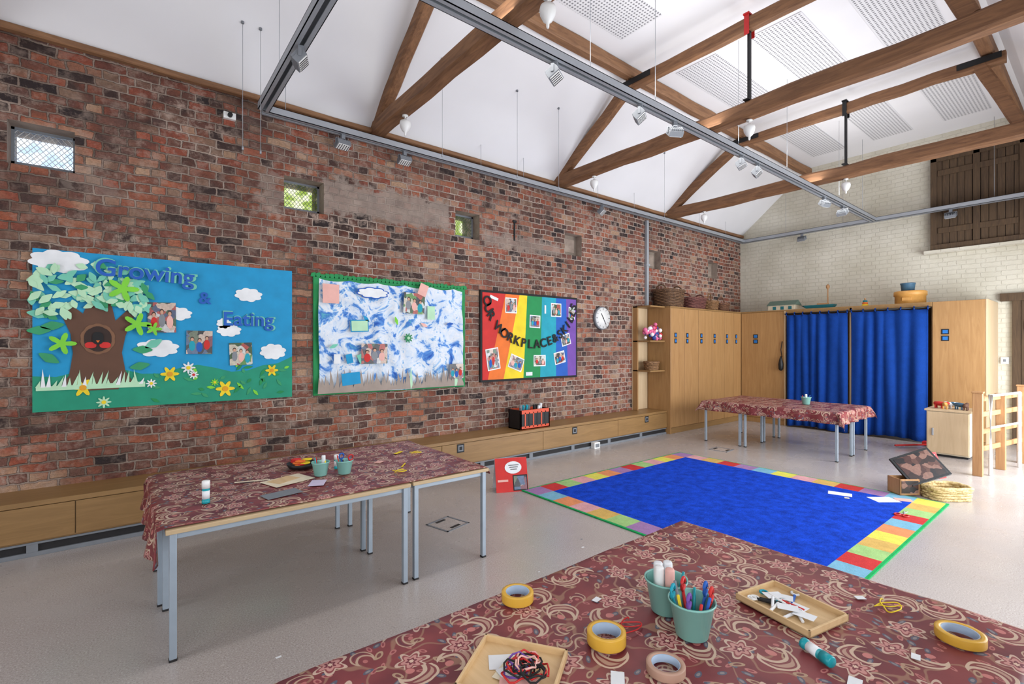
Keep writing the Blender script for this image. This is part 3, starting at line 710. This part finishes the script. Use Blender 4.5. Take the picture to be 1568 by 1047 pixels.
for x in(-.16,-.02,.12): m.box(x-.03,x+.03,.125,.135,.02,.08,TEALT)
for x in(-.18,0,.18): m.box(x-.03,x+.03,-.135,-.125,.02,.08,TEALT)
m.build(.002)
m=MB('toy_boat'); orient(m,9.90,3.40,HC,pi/2)
m.add([(-.2,-.05,0),(.2,-.05,0),(.2,.05,0),(-.2,.05,0),(-.24,-.08,.07),(.27,-.08,.07),(.27,.08,.07),(-.24,.08,.07),(.34,0,.08)],[(3,2,1,0),(0,1,5,4),(2,3,7,6),(3,0,4,7),(1,8,5),(2,6,8),(1,2,8),(4,5,8,6,7)],TEALT)
m.box(-.12,.05,-.04,.04,.07,.10,PINE); m.build(.002)
m=MB('wooden_peg_figure'); m.lathe([(.035,0),(.03,.06),(.012,.1),(.009,.34),(.012,.37),(.03,.40),(.03,.43),(.008,.46)],(10.1,3.35,HC),PINE,14); m.build()
m=MB('wooden_stacking_toy'); 
for i,(r,c_) in enumerate(((.05,YEL),(.042,ORA),(.034,TEALT))): m.lathe([(r*.8,0),(r,.012),(r,.024),(r*.8,.036)],(9.9,2.72,HC+i*.036),c_,18)
m.lathe([(.01,0),(.016,.02),(.006,.04)],(9.9,2.72,HC+.108),PINE,12); m.build()
m=MB('round_wooden_box'); c=(9.95,2.12,HC)
YB=sm('yellow_ochre_wood',(200,146,74),.5); m.lathe([(.19,0),(.2,.01),(.2,.13),(.215,.135),(.215,.20),(.20,.21)],c,YB,30); m.box(9.74,9.77,2.06,2.18,HC+.05,HC+.1,YB); m.build()
BP=sm('slate_blue_pot',(60,96,120),.45); m=MB('blue_pot'); m.lathe([(.07,0),(.085,.01),(.095,.11),(.10,.115),(.10,.135),(.085,.135),(.08,.12),(.06,.03)],(9.95,2.15,HC+.21),BP,24); m.build()
m=MB('toy_crate'); ORP=sm('orange_red_plastic',(206,72,34),.45)
TXo=-.27
m.M=Matrix.Translation((TXo,0,0))
m.box(4.28,4.80,4.86,5.12,.396,.41,ORP)
for ya in(4.86,5.10):
    m.box(4.28,4.80,ya,ya+.02,.396,.44,ORP); m.box(4.28,4.80,ya,ya+.02,.60,.65,ORP)
    for i in range(8): m.box(4.28+i*.0715,4.30+i*.0715,ya,ya+.02,.42,.62,ORP if i%2 else BLACK)
    m.box(4.29,4.79,ya+.005,ya+.015,.43,.61,BLACK)
for xa in(4.28,4.78): m.box(xa,xa+.02,4.86,5.12,.396,.65,BLACK)
m.box(4.29,4.79,4.87,5.11,.41,.60,DARK)
for i in range(9): 
    a=R.uniform(-.5,.5); m.tube([(4.34+i*.05,4.95+R.uniform(-.04,.08),.55),(4.34+i*.05+.1*a,4.96+R.uniform(-.04,.08),.68+R.uniform(0,.03))],.02,R.choice([TUR,PWHITE,BLK,GREYP]),8)
m.build(.002)
# ---------------------------------------------------------------- tables
ZTAB=.63
def table(x0,x1,y0,y1):
    m=MB('classroom_table')
    m.box(x0,x1,y0,y1,ZTAB-.022,ZTAB,BIRCH)
    for xa in(x0+.03,x1-.055): m.box(xa,xa+.025,y0+.04,y1-.04,ZTAB-.055,ZTAB-.022,LEG)
    for ya in(y0+.03,y1-.055): m.box(x0+.04,x1-.04,ya,ya+.025,ZTAB-.055,ZTAB-.022,LEG)
    for xa in(x0+.015,x1-.045):
        for ya in(y0+.015,y1-.045): m.box(xa,xa+.03,ya,ya+.03,.008,ZTAB-.022,LEG); m.box(xa-.002,xa+.032,ya-.002,ya+.032,0,.012,DARK)
    return m.build(.003)
def cloth(name,x0,x1,y0,y1,ox0,ox1,oy0,oy1,step=.03,off=(0,0),wr=.0025):
    m=MB(name); A=x0-ox0;B=x1+ox1;C=y0-oy0;D=y1+oy1
    nx=int((B-A)/step)+1; ny=int((D-C)/step)+1; v=[];f=[];uv=[]
    for j in range(ny+1):
        for i in range(nx+1):
            u=A+(B-A)*i/nx; w=C+(D-C)*j/ny
            ex=max(x0-u,0,u-x1); ey=max(y0-w,0,w-y1); sx_=-1 if u<x0 else 1; sy_=-1 if w<y0 else 1
            e=math.hypot(ex,ey)
            x=min(max(u,x0),x1); y_=min(max(w,y0),y1)
            if ex>0: x+=sx_*(.012+ex*(.10+.14*math.sin(w*21+1)) + (ey*.4 if ey>0 else 0))
            if ey>0: y_+=sy_*(.012+ey*(.10+.14*math.sin(u*19)) + (ex*.4 if ex>0 else 0))
            z=ZTAB+.005+wr*(math.sin(u*11+w*7)+math.sin(w*17-u*5)+1.2)*.6 -e*.98
            v.append((x,y_,z)); uv.append((u+off[0],w+off[1]))
    for j in range(ny):
        for i in range(nx): a=j*(nx+1)+i; f.append((a,a+1,a+nx+2,a+nx+1))
    m.add(v,f,CLOTH,True); return m.build(uv=uv,solid=.002)
table(.14,1.40,2.78,3.40); table(.12,1.38,3.42,4.03); table(1.42,2.01,2.79,4.02)
cloth('patterned_tablecloth',.12,2.01,2.80,4.03,.19,.05,.0,.06,off=(3,1))
for a in((.94,2.15,.76,1.35),(.94,2.15,.14,.74),(-.29,.92,.76,1.35),(-.29,.92,.14,.74)): table(*a)
cloth('patterned_tablecloth',-.29,2.15,.14,1.35,.12,.10,.12,.08,step=.03)
table(7.12,8.32,3.50,4.10); table(7.12,7.71,2.24,3.48); table(7.73,8.32,2.24,3.48)
cloth('patterned_tablecloth',7.12,8.32,2.24,4.10,.15,.1,.16,.1,off=(9,4))
# ---------------------------------------------------------------- rug
rx0,rx1,ry0,ry1=3.20,6.04,1.02,3.82
m=MB('blue_rug'); bw=.21
m.box(rx0+bw,rx1-bw,ry0+bw,ry1-bw,.001,.012,RUG)
rc=[make_rug('carpet_'+n_,c_,.1) for n_,c_ in(('yellow',(214,208,92)),('orange',(216,140,96)),('light_blue',(120,172,196)),('purple',(156,120,166)),('red',(192,60,60)),('lime',(156,192,124)),('gold',(204,168,96)),('pink',(208,156,160)))]
def blocks(fn,L,n,k0):
    for i in range(n):
        fn(L*i/n,L*(i+1)/n,rc[(i*1+k0+(i//3))%8])
LX=rx1-rx0;LY=ry1-ry0
blocks(lambda a,b,c_:m.box(rx0+a,rx0+b,ry0,ry0+bw,.001,.012,c_),LX,13,0)
blocks(lambda a,b,c_:m.box(rx0+a,rx0+b,ry1-bw,ry1,.001,.012,c_),LX,13,3)
blocks(lambda a,b,c_:m.box(rx0,rx0+bw,ry0+bw+a,ry0+bw+b,.001,.012,c_),LY-2*bw,11,5)
blocks(lambda a,b,c_:m.box(rx1-bw,rx1,ry0+bw+a,ry0+bw+b,.001,.012,c_),LY-2*bw,11,2)
GE=make_rug('carpet_green_binding',(40,160,90))
for a in((rx0-.02,rx1+.02,ry0-.02,ry0),(rx0-.02,rx1+.02,ry1,ry1+.02),(rx0-.02,rx0,ry0,ry1),(rx1,rx1+.02,ry0,ry1)): m.box(*a,.001,.011,GE)
m.build()
def floorbox(x,y_,rz):
    m=MB('floor_service_hatch'); orient(m,x,y_,0,rz)
    for a in((-.13,.13,-.13,-.115),(-.13,.13,.115,.13),(-.13,-.115,-.13,.13),(.115,.13,-.13,.13)): m.box(*a,0,.004,GREYP)
    m.box(-.11,.11,-.11,.11,0,.002,FLOOR); m.box(-.05,.05,-.10,-.075,.002,.005,BLACK); m.box(-.05,.05,.075,.10,.002,.005,BLACK); m.build()
floorbox(2.11,3.52,.25) ; floorbox(6.71,3.58,.1)
m=MB('paper_scraps')
for i in range(20):
    px,py=R.uniform(.4,2.9),R.uniform(1.7,2.6)
    a=R.uniform(0,pi); s=R.uniform(.006,.02); m.flat([(px+s*math.cos(a+q),py+s*.6*math.sin(a+q)) for q in(0,1.4,3.0,4.5)],.0005,R.choice([PWHITE,PWHITE,GREYP,BLK]),.001)
m.build()
m=MB('loose_paper_sheets')
def sheet(px,py,w,h,a,z,mat): m.flat([(px+p*math.cos(a)-q*math.sin(a),py+p*math.sin(a)+q*math.cos(a)) for p,q in((-w/2,-h/2),(w/2,-h/2),(w/2,h/2),(-w/2,h/2))],z,mat,.0012)
sheet(5.60,1.75,.12,.20,.3,.0125,PWHITE); sheet(5.72,1.42,.16,.22,.9,.0125,PWHITE); sheet(5.86,1.30,.10,.14,.5,.0125,PINK); sheet(5.50,1.66,.04,.04,.4,.0125,CREAM)
m.build()
m=MB('red_scissors'); z=.015
for sg in(-1,1):
    m.tube([(5.30+.03*math.cos(q),1.19+sg*.03+.02*math.sin(q),z+.004) for q in [2*pi*k/12 for k in range(12)]],.006,REDM,6,True)
    m.tube([(5.33,1.19+sg*.02,z+.002),(5.38,1.19,z+.002),(5.45,1.19-sg*.012,z+.002)],.004,STEEL,6)
m.build()
m=MB('red_display_card'); orient(m,3.13,3.96,0,-.42)
T=.33; L_=.34
m.add([(-L_/2,-.09,0),(L_/2,-.09,0),(L_/2,0,T),(-L_/2,0,T)],[(0,1,2,3)],RED); m.add([(-L_/2,.10,0),(L_/2,.10,0),(L_/2,.004,T),(-L_/2,.004,T)],[(3,2,1,0)],PWHITE)
def oncard(a,b,c_,d,mt,o=.002):
    f_=lambda s,t:(s,-.09+.09*t/T-o,t); m.add([f_(a,c_),f_(b,c_),f_(b,d),f_(a,d)],[(0,1,2,3)],mt)
oncard(.01,.165,.01,.16,BLK); oncard(.02,.155,.02,.15,PH[1],.003); oncard(-.15,-.04,.10,.12,PINK)
m.add([(.02+.09*math.cos(2*pi*i/20),-.09+.09*(.235+.06*math.sin(2*pi*i/20))/T-.003,.235+.06*math.sin(2*pi*i/20)) for i in range(20)],[tuple(range(20))],PWHITE)
for i in range(3): oncard(-.03+.01*i,.08-.01*i,.255-.02*i,.261-.02*i,BLK,.004)
m.build(solid=.002)
# ---------------------------------------------------------------- table-top things
ZS=ZTAB+.013
def tape(x,y_,r=.055,h=.03,mt=TAPE,name='tape_roll'):
    m=MB(name); m.lathe([(r*.74,0),(r*.99,0),(r,.002),(r,h-.002),(r*.99,h),(r*.74,h),(r*.74,0)],(x,y_,ZS),mt,36,cap=False)
    m.lathe([(r*.70,.001),(r*.74,.0),(r*.74,h),(r*.70,h-.001),(r*.70,.001)],(x,y_,ZS),TAPEC,36,cap=False); m.build()
tape(1.03,1.265,.054); tape(1.085,.925,.056,.034); tape(1.11,.745,.05,.022,TAPEB); tape(1.90,.29,.058,.026)
def bucket(x,y_,s,contents,z=ZS):
    m=MB('teal_bucket'); h=.105*s; r0=.046*s; r1=.064*s
    m.lathe([(r0*.9,0),(r0,.003),(r1,h),(r1+.004,h+.002),(r1+.004,h-.004),(r1+.001,h-.006)],(x,y_,z),TEALC,32,cap=False)
    m.lathe([(r0*.9,0),(r0*.92,.005),(r1*.96,h)],(x,y_,z),TEALC,32,cap=False); m.lathe([(.001,.004),(r0*.92,.004)],(x,y_,z),TEALC,32,cap=False)
    m.lathe([(.001,0.0),(r0*.9,.0)],(x,y_,z),TEALC,32,cap=False)
    for k,(kind,mt) in enumerate(contents):
        a=2*pi*k/len(contents)+.4; rr=r0*.55; bx,by=x+rr*math.cos(a),y_+rr*math.sin(a); tx,ty=x+r1*.85*math.cos(a),y_+r1*.85*math.sin(a)
        if kind=='pen': m.tube([(bx,by,z+.01),(tx,ty,z+h+.012*(1+k%3))],.0045*s,mt,7)
        elif kind=='loop':
            m.tube([(bx,by,z+.02),(tx,ty,z+h+.0)],.005,mt,6); m.tube([(tx+.018*math.cos(q),ty+.006*math.cos(q),z+h+.02+.018*math.sin(q)) for q in [2*pi*j/12 for j in range(12)]],.005,mt,6,True)
        elif kind=='roll': m.lathe([(.014*s,0),(.015*s,.002),(.015*s,.13*s),(.013*s,.135*s),(.008*s,.136*s)],(x+(bx-x)*1.1,y_+(by-y_)*1.1,z+.012),mt,16)
    m.build()
bucket(1.31,.79,1.0,[('pen',TCAP),('loop',REDM),('pen',GREYP),('loop',TUR),('pen',YEL),('loop',PUR),('pen',RED),('pen',BLU),('loop',RED),('loop',BLU)])
bucket(1.365,.915,1.0,[('roll',PWHITE),('roll',PWHITE),('roll',WHITE),('roll',PINK),('pen',TCAP)])
bucket(1.00,3.29,.85,[('roll',PWHITE),('pen',RED),('pen',TCAP),('pen',YEL)]); bucket(1.14,3.24,.85,[('pen',PUR),('loop',BLU),('pen',REDM),('pen',BLK),('loop',REDM)])
bucket(7.75,2.85,1.0,[('roll',PWHITE),('pen',RED),('pen',BLU)])
def glue(x,y_,z,standing=True,a=0,s=1.0):
    m=MB('glue_stick')
    m.M=Matrix.Translation((x,y_,z))@Matrix.Rotation(a,4,'Z')@(Matrix() if standing else Matrix.Translation((0,0,.0165*s))@Matrix.Rotation(pi/2,4,'X'))@Matrix.Scale(s,4)
    m.lathe([(.014,0),(.016,.001),(.016,.012),(.0145,.013),(.0145,.065)],(0,0,0),TCAP,20); m.lathe([(.0147,.02),(.0149,.055)],(0,0,0),PWHITE,20); m.lathe([(.016,.065),(.016,.095),(.013,.098)],(0,0,0),TCAP if not standing else WHITE,20)
    m.build()
glue(.335,3.10,ZS,True,0,1.25); glue(1.50,.56,ZS,False,-.4,.95); glue(1.14,3.40,ZS,True)
def tray(name,cx,cy,w,d,rz,fill):
    m=MB(name); orient(m,cx,cy,ZS,rz)
    m.box(-w/2,w/2,-d/2,d/2,0,.005,TRAYW)
    for a in((-w/2,w/2,-d/2,-d/2+.007),(-w/2,w/2,d/2-.007,d/2),(-w/2,-w/2+.007,-d/2,d/2),(w/2-.007,w/2,-d/2,d/2)): m.box(*a,.0,.022,TRAYW)
    r=random.Random(int(w*1000)+fill)
    if fill==1:
        for i in range(9):
            px,py,a=r.uniform(-w*.32,w*.32),r.uniform(-d*.36,d*.36),r.uniform(0,pi)
            m.tube([(px-.035*math.cos(a),py-.035*math.sin(a),.010+.003*(i%3)),(px+.035*math.cos(a),py+.035*math.sin(a),.011+.003*(i%3))],.005,[PWHITE,BLK,WHITE,BLU,REDM,PWHITE][i%6],7)
            m.tube([(px+.05*math.cos(a)+.012*math.cos(q),py+.05*math.sin(a)+.012*math.sin(q),.013) for q in [2*pi*j/10 for j in range(10)]],.004,[PWHITE,WHITE,TUR][i%3],6,True)
        for i in range(5):
            px,py,a=r.uniform(-w*.25,w*.25),r.uniform(-d*.3,d*.3),r.uniform(0,pi)
            m.add([(px+p*math.cos(a)-q*math.sin(a),py+p*math.sin(a)+q*math.cos(a),.014+.002*i) for p,q in((-.03,-.02),(.03,-.02),(.03,.02),(-.03,.02))],[(0,1,2,3)],PWHITE)
    else:
        for i in range(4):
            px,py,a=-w*.12+.02*i,d*.15-.03*i,.4+i
            m.add([(px+p*math.cos(a)-q*math.sin(a),py+p*math.sin(a)+q*math.cos(a),.007+.002*i) for p,q in((-.05,-.03),(.05,-.03),(.05,.03),(-.05,.03))],[(0,1,2,3)],[PWHITE,CREAM,PWHITE,PINK][i])
        for i in range(18):
            px,py,a0=w*.16+r.uniform(-w*.13,w*.13),r.uniform(-d*.15,d*.15)-d*.05,r.uniform(0,6)
            pts=[(px+.028*math.cos(a0+q*.6)*(1+.2*math.sin(q)),py+.028*math.sin(a0+q*.6),.014+.012*abs(math.sin(q+i))+.0015*i) for q in range(12)]
            m.tube(pts,.0028,[REDM,BLK,BLK,PINK,PUR,REDM,BLK][i%7],6)
    m.build(.001)
tray('scissors_tray',1.684,.667,.20,.25,-.2,1); tray('yarn_tray',.79,.985,.242,.22,-.98,2)
m=MB('craft_paper_sheets')
sheet(.80,3.30,.26,.19,.3,ZS,CREAM); sheet(.78,3.32,.16,.11,.5,ZS+.002,TRAYW); sheet(.93,3.12,.13,.09,1.1,ZS,P('paper_lilac',(200,190,215))); sheet(.70,3.02,.2,.11,.2,ZS,GREYP); sheet(1.45,3.4,.07,.05,.6,ZS,PINK); sheet(1.7,3.6,.1,.03,.6,ZS,YEL); sheet(1.55,3.2,.12,.01,.9,ZS,YEL)
sheet(.62,3.42,.20,.02,-.3,ZS,CREAM)
m.build()
m=MB('craft_paper_sheets')
sheet(1.22,.55,.03,.025,.4,ZS,PWHITE); sheet(1.6,1.0,.02,.02,.4,ZS,PWHITE); sheet(1.95,.55,.02,.03,.9,ZS,PWHITE); sheet(1.45,.42,.04,.03,.2,ZS,PWHITE); sheet(1.24,1.1,.03,.02,.2,ZS,PWHITE); sheet(1.7,.35,.03,.02,.2,ZS,PWHITE)
sheet(.97,.79,.10,.035,.7,ZS,PWHITE); sheet(1.45,1.0,.02,.03,.5,ZS,PINK)
m.build()
m=MB('craft_basket_of_scissors'); c=(.96,3.58,ZS)
m.lathe([(.05,0),(.085,.006),(.10,.035),(.095,.035),(.08,.01),(.002,.008)],c,BLACK,24,cap=False)
for i in range(8):
    a=R.uniform(0,6); m.tube([(c[0]+.04*math.cos(a)+.03*math.cos(q),c[1]+.04*math.sin(a)+.02*math.sin(q),ZS+.03+.004*i) for q in [2*pi*j/10 for j in range(10)]],.006,[ORA,REDM,YEL][i%3],6,True)
m.build()
m=MB('tangled_yarn')
for (cx_,cy_,mt) in((1.95,.47,YEL),(1.45,3.05,YEL),(1.80,3.5,YEL),(1.19,.93,REDM)):
    m.tube([(cx_+.035*math.cos(q*.9)*(1+.3*math.sin(q*2.1)),cy_+.03*math.sin(q*.7+1),ZS+.004+.004*abs(math.sin(q))) for q in [k*.35 for k in range(40)]],.002,mt,5)
m.build()
# ---------------------------------------------------------------- right side
m=MB('boarded_shutter'); ys0,ys1,zs0,zs1=.62,1.97,3.08,4.62
m.box(XF-.06,XF-.001,ys0,ys1,zs0,zs1,BLACK)
for ya in(1.89,1.37,.86): m.box(XF-.11,XF-.05,ya,ya+.08,zs0,zs1,DARKW)
m.box(XF-.11,XF-.05,ys0,ys1,zs1-.08,zs1,DARKW); m.box(XF-.12,XF-.05,ys0,ys1,zs0,zs0+.09,DARKW)
for i in range(14):
    ya=.63+i*.092; m.box(XF-.085,XF-.06,ya+.003,ya+.089,zs0+.06,zs1-.06,DARKW)
for zz in(3.35,4.3): m.box(XF-.10,XF-.083,.95,1.88,zz,zz+.09,DARKW)
m.box(XF-.15,XF-.001,.55,2.05,zs0-.06,zs0,WBRICK)
m.build(.004)
m=MB('door_1'); 
m.box(XF-.07,XF-.001,.93,1.02,0,2.20,DARKW); m.box(XF-.07,XF-.001,-.1,0,0,2.20,DARKW); m.box(XF-.09,XF-.001,-.15,1.15,2.18,2.30,DARKW)
for i in range(8): m.box(XF-.05,XF-.01,.0+i*.116,.113+i*.116,.02,2.18,DARKW)
m.box(XF-.06,XF-.045,.02,.9,1.75,1.87,DARKW); m.box(XF-.06,XF-.045,.02,.9,.4,.52,DARKW); m.lathe([(.02,-.05),(.025,-.02),(.012,0)],(XF-.05,.8,1.05),BLACK,14,'x'); m.build(.003)
m=MB('wall_socket'); m.box(XF-.03,XF-.001,1.06,1.15,1.22,1.32,WHITE); m.box(XF-.036,XF-.03,1.09,1.12,1.25,1.29,GREYP); m.build(.003)
m=MB('wooden_stair_gate')
def post(x,y_,h,w=.085): m.box(x-w/2,x+w/2,y_-w/2,y_+w/2,0,h,PINE); m.box(x-w/2-.008,x+w/2+.008,y_-w/2-.008,y_+w/2+.008,h,h+.02,PINE)
pp=[(7.68,1.02),(8.30,.90),(8.95,.78)]
for (x,y_),h in zip(pp,(.95,.9,.98)): post(x,y_,h)
for z in(.30,.50,.70,.88): m.beam((pp[0][0],pp[0][1],z),(pp[2][0],pp[2][1],z),.03,.06,PINE,4,0)
m.tube([(7.80,.93,.2),(7.80,.93,.92),(8.6,.77,.92),(8.6,.77,.2)],.02,WHITE,10)
m.tube([(7.80,.93,.55),(8.6,.77,.55)],.014,WHITE,8)
for x in (7.80,8.6): m.tube([(x,.93-.2*(x-7.8),.0),(x,.93-.2*(x-7.8),.2)],.02,WHITE,10)
m.build(.004)
m=MB('low_storage_cabinet')
m.box(8.62,9.10,1.22,1.66,.03,.61,CREAM); m.box(8.60,9.12,1.20,1.68,.61,.635,OAK_L); m.box(8.60,8.62,1.23,1.65,.05,.60,OAK_L)
m.box(8.64,9.08,1.24,1.64,0,.03,DARK)
m.box(8.585,8.60,1.58,1.60,.28,.38,STEEL); m.build(.004)
m=MB('toy_animals'); 
for i in range(5):
    x,y_=8.75+.06*(i%3),1.28+.07*i; m.M=Matrix.Translation((x,y_,.636))@Matrix.Rotation(i*1.1,4,'Z')@Matrix.Scale(1.5,4); mt=[BARK,BP,PWHITE,YB,RED][i]
    for lx in(-.025,.025):
        for ly in(-.012,.012): m.cyl((lx,ly,0),.006,.03,mt,8)
    m.lathe([(.004,-.045),(.016,-.035),(.02,0),(.018,.03),(.006,.045)],(0,0,.042),mt,12,'x'); m.lathe([(.003,0),(.013,.01),(.014,.025),(.006,.04)],(.04,0,.05),mt,10,'x')
m.M=None; m.build()
m=MB('broom'); m.tube([(9.35,1.70,.04),(8.80,2.05,.04)],.013,REDM,10); m.box(9.28,9.40,1.58,1.84,.035,.07,REDM)
for i in range(16): m.tube([(9.35,1.60+i*.0145,.04),(9.44,1.59+i*.016,.012)],.006,BLACK,5)
m.build()
VA=math.radians(-38.5)
basket('straw_book_basket',6.30,1.07,0,.36,.25,.12,(180,152,98),(222,198,146),VA,None,1.05,4)
def book(m,cx,cy,cz,w,h,t,rz,ry,rx,mt,cov=None):
    m.M=Matrix.Translation((cx,cy,cz))@Matrix.Rotation(rz,4,'Z')@Matrix.Rotation(ry,4,'Y')@Matrix.Rotation(rx,4,'X')
    m.box(-w/2,w/2,-t/2,t/2,0,h,PWHITE); m.box(-w/2-.003,w/2+.003,-t/2-.003,-t/2,-.003,h+.003,mt); m.box(-w/2-.003,w/2+.003,t/2,t/2+.003,-.003,h+.003,mt); m.box(-w/2-.004,-w/2,-t/2-.003,t/2+.003,-.003,h+.003,mt)
    if cov: m.box(-w/2+.02,w/2-.02,-t/2-.005,-t/2-.003,.02,h-.02,cov)
m=MB('leaning_picture_book'); book(m,6.25,1.16,.165,.40,.31,.016,VA,-.30,-.75,BLACK,DKPH); m.M=None; m.build(.001)
m=MB('leaning_picture_book'); book(m,6.46,1.20,.13,.28,.26,.016,VA,-.1,-.4,REDM,PH[0]); m.M=None; m.build(.001)
m=MB('wooden_picture_box'); orient(m,6.13,1.36,0.0125,VA)
m.box(-.10,.10,-.08,.08,0.0,.012,PINE)
for a in((-.10,.10,-.08,-.068),(-.10,.10,.068,.08),(-.10,-.088,-.08,.08),(.088,.10,-.08,.08)): m.box(*a,0,.16,PINE)
m.box(-.085,.085,-.083,-.08,.02,.145,DKPH); m.build(.002)
# ---------------------------------------------------------------- light
def area(name,loc,rot,sx_,sy_,e,c=(1,1,1)):
    l=bpy.data.lights.new(name,'AREA'); l.shape='RECTANGLE'; l.size=sx_; l.size_y=sy_; l.energy=e; l.color=c
    o=bpy.data.objects.new(name,l); o.location=loc; o.rotation_euler=rot; bpy.context.collection.objects.link(o); return o
area('daylight_glazed_doors',(5.9,YR-.2,1.4),(pi/2,0,0),6.8,2.6,225,(.93,.965,1.0))
area('daylight_far_doors',(8.2,YR-.2,1.2),(pi/2-.35,0,0),2.2,2.0,145,(.90,.95,1.0))
area('daylight_side_window',(-.5,YR-.2,1.75),(pi/2,0,0),3.3,1.6,46,(.95,.975,1.0))
area('end_wall_fill',(XL+.02,2.4,1.75),(pi/2,0,-pi/2),2.3,1.6,38,(.96,.98,1.0))  # weak fill added at an assumed, unseen end-wall window
area('ceiling_bounce_fill',(4.5,2.73,3.85),(pi,0,0),9,.2,50,(.98,.99,1.0))  # added fill that bounces off the ceiling; the track has no such fitting
area('overhead_soft_fill',(4.5,2.73,3.66),(0,0,0),10,.3,54,(1,.98,.95))  # added soft strip from above, separate from the modelled floodlights
w=bpy.data.worlds.new('sky'); w.use_nodes=True; bpy.context.scene.world=w
bg=w.node_tree.nodes['Background']; bg.inputs[0].default_value=(.86,.92,1,1); bg.inputs[1].default_value=1.7
# ---------------------------------------------------------------- camera
cd=bpy.data.cameras.new('camera'); cd.lens=17.0; cd.sensor_width=36; cd.shift_y=.0035; cd.clip_start=.05
co=bpy.data.objects.new('camera',cd); co.location=(0,0,1.5); co.rotation_euler=(pi/2,0,math.radians(51.5-90)); bpy.context.collection.objects.link(co)
bpy.context.scene.camera=co
bpy.context.scene.view_settings.view_transform='Standard'
